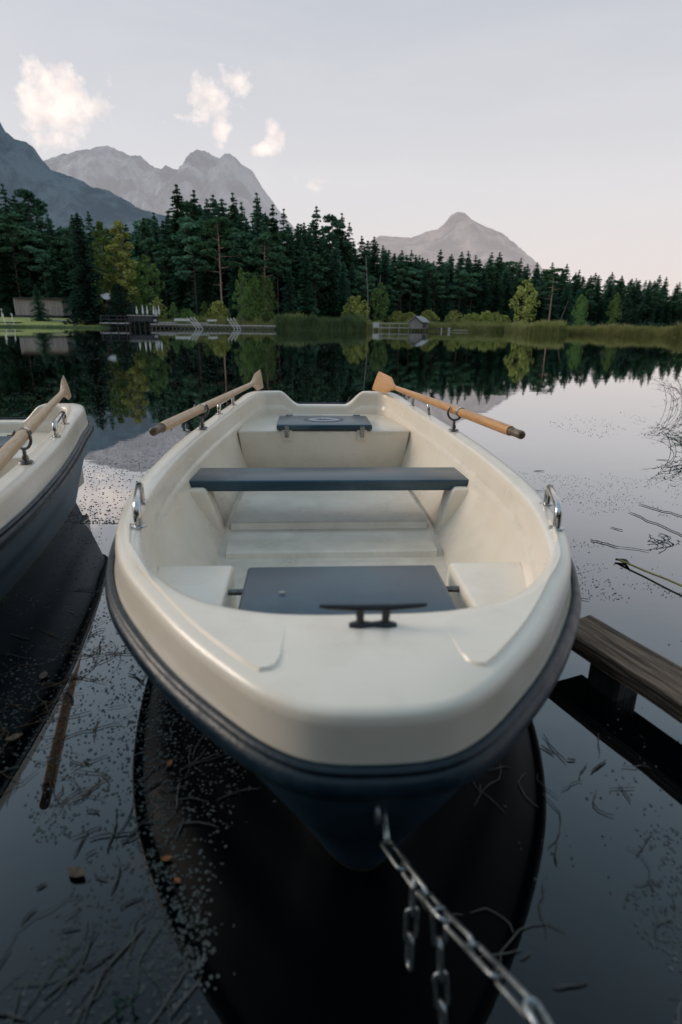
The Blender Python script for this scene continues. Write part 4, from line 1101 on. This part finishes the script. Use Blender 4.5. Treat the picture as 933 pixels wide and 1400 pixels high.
# ------------------------------------------------------------------ oars
def oar(mroot, hnd, tip, wood, label, roll=0):
    """hnd, tip in boat coordinates (w,s,z)"""
    M4=Matrix.Translation(mroot.location)@Matrix.Rotation(mroot.rotation_euler.z,4,'Z')
    A=M4@Vector(hnd); Bv=M4@Vector(tip); d=(Bv-A); L=d.length
    o=empty('oar',A,0,label,'oar','wooden oars laid in the rowlocks')
    # local x along the oar: use rotation
    xax=d.normalized(); side=Vector((0,0,1)).cross(xax).normalized(); zax=xax.cross(side)
    o.matrix_world=Matrix(((side.x,xax.x,zax.x,A.x),(side.y,xax.y,zax.y,A.y),(side.z,xax.z,zax.z,A.z),(0,0,0,1)))
    bl=.50
    mb=MB(); mb.tube([(0,.13,0),(0,.16,0),(0,.5,0),(0,1.2,0),(0,L-bl-.02,0),(0,L-bl+.12,0)],[.026,.028,.0275,.025,.020,.014],16); mb.build('shaft',wood,o,smooth=60)
    mb=MB(); mb.tube([(0,0,0),(0,.004,0),(0,.012,0),(0,.06,0),(0,.12,0),(0,.135,0)],[.012,.019,.0225,.021,.022,.022],16)
    mb.build('grip',M['oartip'],o,smooth=60)
    mb=MB(); mb.tube([(0,.118,0),(0,.150,0)],.027,16); mb.build('grip_ring',wood,o,smooth=60)
    # blade: flat, widening, standing on edge
    vs=[]; N=12; prof=[(0,.018,.016),(.05,.021,.014),(.10,.034,.011),(.15,.058,.008),(.20,.072,.007),(.36,.080,.005),(.485,.085,.0045),(.50,.081,.003)]
    for u,hw,th in prof:
        y=L-bl+u; cu=.018*(u/.46)**2*4*.25
        for z_,x_ in ((-hw,0),(-hw*.8,th),(0,th*1.25+.002),(hw*.8,th),(hw,0),(hw*.8,-th),(0,-th*1.25-.002),(-hw*.8,-th)): vs.append((x_+cu,y,z_))
    fs=[(k*8+j,k*8+(j+1)%8,(k+1)*8+(j+1)%8,(k+1)*8+j) for k in range(len(prof)-1) for j in range(8)]
    fs.append(tuple(range(8))[::-1]); fs.append(tuple((len(prof)-1)*8+j for j in range(8)))
    mb=MB(); rm=Matrix.Rotation(roll,3,'Y'); mb.add([rm@Vector(v) for v in vs],fs); mb.build('blade',wood,o,smooth=45)
    # collar where it sits in the rowlock
    mb=MB(); yc=L*.30; mb.tube([(0,yc-.012,0),(0,yc+.012,0)],.031,16); mb.build('collar',M['chrome'],o,smooth=40)
    return o
oar(boat,(-.915,2.07,.722),(-.528,4.55,.775),M['oarwood_pale'],'pale wooden oar on the left side of the middle boat',roll=.15)
oar(boat,(.975,1.985,.722),(.50,4.33,.775),M['oarwood_gold'],'golden varnished oar on the right side of the middle boat',roll=-.35)
oar(boat2,(.975,2.0,.722),(.45,4.62,.79),M['oarwood_pale'],'pale wooden oar lying on the boat at the left edge',roll=.22)

# ------------------------------------------------------------------ chain
def link_pts(n_=22, L=.074, W=.021):
    pts=[]
    h=(L-W)/2
    for k in range(n_):
        a=2*PI*k/n_; x=math.cos(a)*W/2; y=math.sin(a)*W/2+(h if math.sin(a)>0 else -h)
        pts.append((x,y))
    return pts
LP=link_pts()
def add_link(mb,c,d,rotk,r_=.0035):
    d=d.normalized(); a=d.orthogonal().normalized(); a=Matrix.Rotation(rotk,3,d)@a; n_=d.cross(a)
    P=[c+a*x+d*y for x,y in LP]; P.append(P[0]); 
    # closed tube
    k=len(LP); vs=[]; m_=7
    for i in range(k):
        t_=(P[(i+1)%k]-P[i-1]).normalized(); s1=n_; s2=t_.cross(n_)
        for j in range(m_): b=2*PI*j/m_; vs.append(P[i]+s1*math.cos(b)*r_+s2*math.sin(b)*r_)
    fs=[(i*m_+j,i*m_+(j+1)%m_,((i+1)%k)*m_+(j+1)%m_,((i+1)%k)*m_+j) for i in range(k) for j in range(m_)]
    mb.add(vs,fs)
def chain_run(mb,path,start=0):
    # place links at equal pitch along the polyline
    pitch=.065; k=start; rest=pitch*.5
    for i in range(len(path)-1):
        a,b=Vector(path[i]),Vector(path[i+1]); L=(b-a).length; u=rest
        while u<L:
            add_link(mb,a.lerp(b,u/L),b-a,.6+(k%2)*PI/2+.12*math.sin(k*1.7)); k+=1; u+=pitch
        rest=u-L
eye=Vector((.092,.822,.385))
ch=empty('mooring_chain',eye,0,'galvanised chain from the bow of the middle boat down to the jetty','chain')
q=[at(524,1098,.37),at(530,1155,.33),at(570,1210,.345),at(620,1268,.375),at(670,1320,.41),at(742,1400,.45)]
end=q[-1]+(q[-1]-q[-2]).normalized()*.16
mb=MB(); chain_run(mb,q+[Vector((.33,.27,.435))]); part(mb,'tension_run',M['chain'],ch,smooth=60)
p0=at(566,1205,.345); mb=MB(); chain_run(mb,[p0,p0+Vector((.0,-.005,-.17))],1); part(mb,'loose_end',M['chain'],ch,smooth=60)
p0=at(600,1245,.36); mb=MB(); chain_run(mb,[p0,p0+Vector((.012,-.015,-.16)),p0+Vector((.03,-.035,-.34))]); part(mb,'loose_end',M['chain'],ch,smooth=60)

# jetty the photographer stands on (just below the frame)
jy=empty('jetty',(0,-1.0,0),0,'weathered plank jetty to which the boats are chained','jetty')
for k in range(12):
    mb=MB(); y=.19-.15*k+1.0; mb.box((0,y,.40),(2.6,.138,.035)); 
    pass
mb=MB()
for k in range(12): mb.box((.3,1.18-.15*k,.385),(2.4,.138,.035))
mb.build('deck',M['oldwood'],jy,bevel=.004)
for x in (-.75,1.35):
    mb=MB(); mb.box((x,.40,.32),(.09,1.6,.09)); mb.build('beam',M['wetwood'],jy)
    mb=MB(); mb.tube([(x,1.0,-.8),(x,1.0,.28)],.06,12); mb.build('post',M['wetwood'],jy,smooth=60)
mb=MB(); pts=[]
for k in range(13): a=2*PI*k/12; pts.append((.33+.022*math.cos(a),1.262,.425+.022*math.sin(a)))
mb.tube(pts,.005,8,cap=False); mb.build('chain_ring',M['chain'],jy,smooth=60)

# ------------------------------------------------------------------ timber beam on the right
f0=Vector((1.009,2.004,0)); f1=Vector((1.158,1.668,0)); dd_=(f1-f0).normalized(); nn_=Vector((-dd_.y,dd_.x,0))
if nn_.x>0: nn_=-nn_
bm_root=empty('mooring_beam',f0,0,'weathered grey timber beam on posts to the right of the middle boat','beam')
ang=math.atan2(-dd_.x,dd_.y)
bm_root.rotation_euler=(0,0,ang)     # local +y runs along the beam towards the viewer
mb=MB(); nseg=40; vs=[]; Lb=2.6; wb=.185
sgn=1 if (Matrix.Rotation(-ang,3,'Z')@nn_).x>0 else -1
for k in range(nseg+1):
    y=-.02+Lb*k/nseg; j=lambda s_: noise.noise(Vector((k*.35,s_*7.1,0)))*.006
    x0=0+j(1); x1=sgn*(wb+j(2)); zt=.170+j(3)*.6; zt2=.166+j(4)*.6; zb=.108+j(5); zb2=.104+j(6)
    vs+=[(x0,y,zb),(x1,y,zb2),(x1+j(7)*.5,y,lerp(zb2,zt2,.88)),(lerp(x1,x0,.05),y,zt2),(lerp(x1,x0,.5),y,zt2-.003+j(8)*.5),(lerp(x0,x1,.05),y,zt),(x0,y,lerp(zb,zt,.88))]
m_=7
fs=[(k*m_+j,k*m_+(j+1)%m_,(k+1)*m_+(j+1)%m_,(k+1)*m_+j) for k in range(nseg) for j in range(m_)]
fs+= [tuple(range(m_))[::-1],tuple(nseg*m_+j for j in range(m_))]
mb.add(vs,fs); o=mb.build('timber',M['oldwood'],bm_root)
bm=bmesh.new(); bm.from_mesh(o.data); bmesh.ops.recalc_face_normals(bm,faces=bm.faces); bm.to_mesh(o.data); bm.free()
for yy in (.20,2.0):
    mb=MB(); mb.box((sgn*.10,yy,-.40),(.12,.13,1.02)); mb.build('post',M['wetwood'],bm_root,bevel=.01)

# ------------------------------------------------------------------ floating and marsh stuff
def blocked(x,y):
    for b_,sc in ((boat,1),(boat2,1)):
        dx,dy=x-b_.location.x,y-b_.location.y; a=b_.rotation_euler.z
        s=-dx*math.sin(a)+dy*math.cos(a); w_=dx*math.cos(a)+dy*math.sin(a)
        if .2<s<4.25 and abs(w_)<interp(s,[.2,.6,1,2,3,4.2],[.03,.32,.54,.70,.67,.54]): return True
    return False
def specks():
    r=random.Random(11); mb=MB(); cnt=0
    def one(x,y,s_,z=.0025):
        n_=6; a0=r.random()*6.28; el=r.uniform(.45,1); ro=r.random()*3.14
        vs=[(x,y,z+s_*.22)]
        for k in range(n_):
            a=a0+2*PI*k/n_; u=math.cos(a)*s_*r.uniform(.7,1.2); v_=math.sin(a)*s_*el*r.uniform(.7,1.2)
            vs.append((x+u*math.cos(ro)-v_*math.sin(ro), y+u*math.sin(ro)+v_*math.cos(ro), z-.001))
        mb.add(vs,[(0,1+k,1+(k+1)%n_) for k in range(n_)])
    def dens(x,y):
        d=noise.fractal(Vector((x*1.1,y*.8,2.0)),1.0,2.0,4)+.35*noise.noise(Vector((x*6,y*6,5)))
        return d
    # near field
    while cnt<7600:
        y=.45+ (r.random()**1.5)*4.6; x=r.uniform(-.62,.66)*(y*1.05+.5)
        if blocked(x,y) or (-.27<x<.42 and y<1.35 and r.random()<.93): continue
        lim=.06 if x<0 else .10
        # band beside the bow where the litter gathers
        band = (-.62<x<-.30 and .6<y<2.2)
        if dens(x,y)<lim and not (band and r.random()<.5): continue
        one(x,y,r.uniform(.0018,.0055)*(1.3 if r.random()<.12 else 1)); cnt+=1
    cnt=0
    while cnt<9000:
        y=3.5+ (r.random()**2.0)*42; x=r.uniform(-.66,.66)*(y*1.0)
        if blocked(x,y): continue
        dn=dens(x*.25,y*.12)+(.28 if x<0 else -.30)
        if dn<.05: continue
        one(x,y,r.uniform(.004,.009)*(1+y*.035)); cnt+=1
    # rafts of pollen in the middle distance left
    for _ in range(2600):
        y=r.uniform(4.5,9); x=r.uniform(-.55,-.28)*y
        if blocked(x,y) : continue
        one(x,y,r.uniform(.003,.008))
    line=[at(*q,0) for q in ((222,925),(206,1000),(205,1100),(222,1240),(262,1340))]
    for _ in range(850):
        k=r.randrange(4); p=line[k].lerp(line[k+1],r.random()); x=p.x+r.gauss(.02,.03); y=p.y+r.gauss(0,.05)
        if blocked(x,y): continue
        one(x,y,r.uniform(.0020,.0065))
    for _ in range(60):     # clotted drifts
        y0=.6+r.random()**1.3*3.2; x0=r.uniform(-.6,.66)*(y0*1.05+.4)
        for _ in range(r.randint(14,45)):
            x=x0+r.gauss(0,.05)*(1+y0*.3); y=y0+r.gauss(0,.05)*(1+y0*.4)
            if not blocked(x,y) and not (-.27<x<.42 and y<1.35): one(x,y,r.uniform(.0018,.006))
    o=mb.build('floating_specks',M['speck']); meta(o,kind='stuff')
specks()
def twig(mb,r,x,y,L,rad,ang,z=.004,bend=.25):
    pts=[]; a=ang; px_,py_=x,y; k=6
    for i in range(k+1):
        pts.append((px_,py_,z+r.uniform(0,.003))); px_+=math.cos(a)*L/k; py_+=math.sin(a)*L/k; a+=r.uniform(-bend,bend)
    mb.tube(pts,[rad*(.4+.6*math.sin(PI*(i+.6)/(k+1.2))) for i in range(k+1)],5)
def litter():
    r=random.Random(21); mb=MB(); c=0
    while c<120:
        q_=r.random()
        if q_<.45: x=r.uniform(-.72,-.30); y=.55+r.random()*.85     # bottom left drift of reed bits
        elif q_<.65: x=r.uniform(-1.4,-.45); y=r.uniform(1.2,2.6)
        elif q_<.85: x=r.uniform(.25,.9); y=r.uniform(.5,1.5)
        else: y=r.uniform(2.2,6); x=y*r.uniform(.30,.62)
        if y>2.2 and x>0 and r.random()<.6: c+=1; continue
        if blocked(x,y): continue
        L=r.uniform(.02,.13)*(1 if y<1.6 else 1.6); twig(mb,r,x,y,L,r.uniform(.0012,.0032),r.uniform(-.2,1.9) if y<1.6 else r.uniform(-.7,.3)); c+=1
    o=mb.build('floating_litter',M['litter']); meta(o,kind='stuff')
litter()
def weeds():
    r=random.Random(31)
    for nm,m,n_,bx in (('water_weed','weedbrown',70,(-1.25,-.62,1.15,2.1)),('water_weed','weedgreen',26,(-.75,-.35,.5,.85)),('water_weed','weedgreen',26,(.28,.95,.55,1.5))):
        mb=MB()
        for _ in range(n_):
            x=r.uniform(bx[0],bx[1]); y=r.uniform(bx[2],bx[3])
            if blocked(x,y): continue
            twig(mb,r,x,y,r.uniform(.05,.22),r.uniform(.0008,.0018),r.uniform(0,6.28),bend=.7)
        o=mb.build(nm,M[m]); meta(o,kind='stuff')
M['weedbrown']=mat('brown_weed',(.16,.075,.02),(.08,.05,.02),.6,scale=20)
M['weedgreen']=mat('green_weed',(.07,.075,.05),(.13,.13,.10),.6,scale=20)
weeds()
def leaf_mesh(L,Wd,curl,seed):
    r=random.Random(seed); mb=MB(); N=6; vs=[]
    for i in range(N+1):
        u=i/N; hw=Wd*math.sin(PI*min(.98,max(.03,u)))**.8; z=curl*(u-.5)**2*4
        vs+=[(-hw,L*(u-.5),z+hw*.35),(0,L*(u-.5),z),(hw,L*(u-.5),z+hw*.35*r.uniform(.5,1.4))]
    mb.add(vs,[(i*3+j,i*3+j+1,i*3+j+4,i*3+j+3) for i in range(N) for j in range(2)]); return mb
M['orangeleaf']=mat('orange_leaf',(.42,.15,.04),(.24,.09,.03),.6,scale=40)
M['paleleaf']=mat('pale_leaf',(.42,.38,.32),(.25,.22,.18),.6,scale=40)
def dead(px,py,z,L,m,label,rz=0):
    o=leaf_mesh(L,L*.28,L*.12,int(px)).build('fallen_leaf',M[m],smooth=60); o.location=at(px,py,z)+Vector((0,0,.002)); o.rotation_euler=(0,0,rz)
    meta(o,label,'leaf','fallen leaves')
dead(452,738,.112,.045,'deadleaf','brown curled leaf on the boat floor in front of the middle thwart',.8)
dead(411,738,.112,.03,'deadleaf','tiny dark leaf on the boat floor, left of the curled brown one',1.2)
dead(386,811,.404,.026,'paleleaf','small pale leaf lying on the bow cushion',1.5)
dead(528,832,.404,.03,'deadleaf','small dark leaf at the near edge of the bow cushion',1.2)
for i,(px,py) in enumerate(((232,1045),(243,1205),(228,1175))):
    dead(px,py,.004,(.03,.022,.028)[i],'orangeleaf',('orange leaf floating beside the bow, uppermost of three','orange leaf floating lowest beside the bow','orange leaf floating between two others beside the bow')[i],i*.9)
for i,(px,py) in enumerate(((60,925),(105,1195),(20,1010))):
    dead(px,py,.004,.05,'deadleaf',('long brown reed leaf on the water under the left boat','brown leaf on the pale water at the lower left','brown leaf floating at the left edge below the left boat')[i],.2+i)

# yellow stalk
a=at(845,765,.012); b=at(960,812,.03)
mb=MB(); n_=14
mb.tube([a.lerp(b,k/n_)+Vector((0,0,.0012*math.sin(k*.9))) for k in range(n_+1)],[.004,.0065,.0055]+[.0055]*(n_-2),8)
o=mb.build('reed_stalk',M['stalk'],smooth=60); meta(o,'yellow reed stalk floating at the right behind the timber beam','stalk')
mb=MB(); mb.tube([a+Vector((-.012,.004,0)),a+Vector((.04,-.012,0)),a.lerp(b,.16)],[.006,.0085,.0065],8); mb.build('stalk_tip',M['wetwood'],None,smooth=60).parent=o
# long dark floating stems on the right
r=random.Random(5)
for i,(x0,y0,x1,y1,lb) in enumerate(((860,700,950,738,'long dark stem floating at the right, lower of the pair'),(872,688,955,712,'long dark stem floating at the right, upper of the pair'),(805,736,842,746,'short dark stem floating right of the right grab handle'))):
    a=at(x0,y0,.006); b=at(x1,y1,.006); mb=MB()
    mb.tube([a.lerp(b,k/9)+Vector((r.uniform(-.012,.012),r.uniform(-.02,.02),0)) for k in range(10)],[.0015]+[.003]*8+[.0015],6)
    o=mb.build('floating_stem',M['litter'],smooth=60); meta(o,lb,'stem','dark stems floating on the right')
# marsh plants
def plant(loc,n_,L,seed,label,leaf='darkleaf',lean=(-.4,.1),wid=.007,spread=.12,leaves=7):
    r=random.Random(seed); o=empty('marsh_plant',loc,0,label,'water plant')
    st=MB(); lf=MB()
    for i in range(n_):
        bx,by=r.uniform(-spread,spread),r.uniform(-spread,spread)
        dx=lean[0]+r.uniform(-.35,.35); dy=lean[1]+r.uniform(-.3,.3); l=L*r.uniform(.55,1.1)
        pts=[]
        for k in range(7):
            u=k/6; pts.append(Vector((bx+dx*l*u*u,by+dy*l*u*u,-.03+l*(u-.45*u*u*abs(dx)))))
        st.tube(pts,[.0032*(1-.7*k/6) for k in range(7)],5)
        for k in range(leaves):
            u=r.uniform(.25,1); j=min(5,int(u*6)); p=pts[j].lerp(pts[j+1],u*6-j if u<1 else 1)
            a=r.uniform(0,6.28); d=Vector((math.cos(a),math.sin(a),r.uniform(.1,.7))).normalized(); s_=d.cross(Vector((0,0,1))).normalized()
            ll=r.uniform(.06,.14)*L/.6
            lf.add([p,p+d*ll*.35+s_*wid,p+d*ll+Vector((0,0,-ll*.35)),p+d*ll*.35-s_*wid],[(0,1,2,3)])
    st.build('stems',M[leaf],o); lf.build('leaves',M[leaf],o)
    return o
plant(at(945,560,0),30,.75,1,'leafy dark shoots at the right edge below the reflected trees',lean=(-.55,0),spread=.30)
plant(at(950,625,0),34,.42,2,'low dark shoots hanging into the water at the right edge',lean=(-.8,0),spread=.22)
plant(at(950,520,0)+Vector((.2,0,0)),12,1.2,7,'green leafy shoots at the right edge, higher than the dark ones',leaf='green',lean=(-.35,0),spread=.4,wid=.016)
plant(at(915,742,0),14,.09,3,'small tuft of dark water weed near the yellow stalk',lean=(-.6,.2),spread=.11,wid=.005)
plant(at(885,665,0),8,.05,8,'flat clump of weed right of the handle, nearest the dark stems',lean=(-.9,0),spread=.10,wid=.005)
plant(at(160,1385,0),9,.07,4,'small tuft of dark shoots in the water at the bottom left',lean=(-.2,.1),spread=.03,wid=.004,leaves=3)

# ------------------------------------------------------------------ render settings
S.view_settings.view_transform='Standard'; S.view_settings.look='None'; S.view_settings.exposure=0; S.view_settings.gamma=1
S.render.engine='CYCLES'; S.cycles.use_denoising=True
try: S.cycles.denoiser='OPENIMAGEDENOISE'
except Exception: pass
S.cycles.max_bounces=6; S.cycles.diffuse_bounces=3; S.cycles.glossy_bounces=4; S.cycles.transparent_max_bounces=4
S.cycles.caustics_reflective=False; S.cycles.caustics_refractive=False
S.cycles.sample_clamp_indirect=4
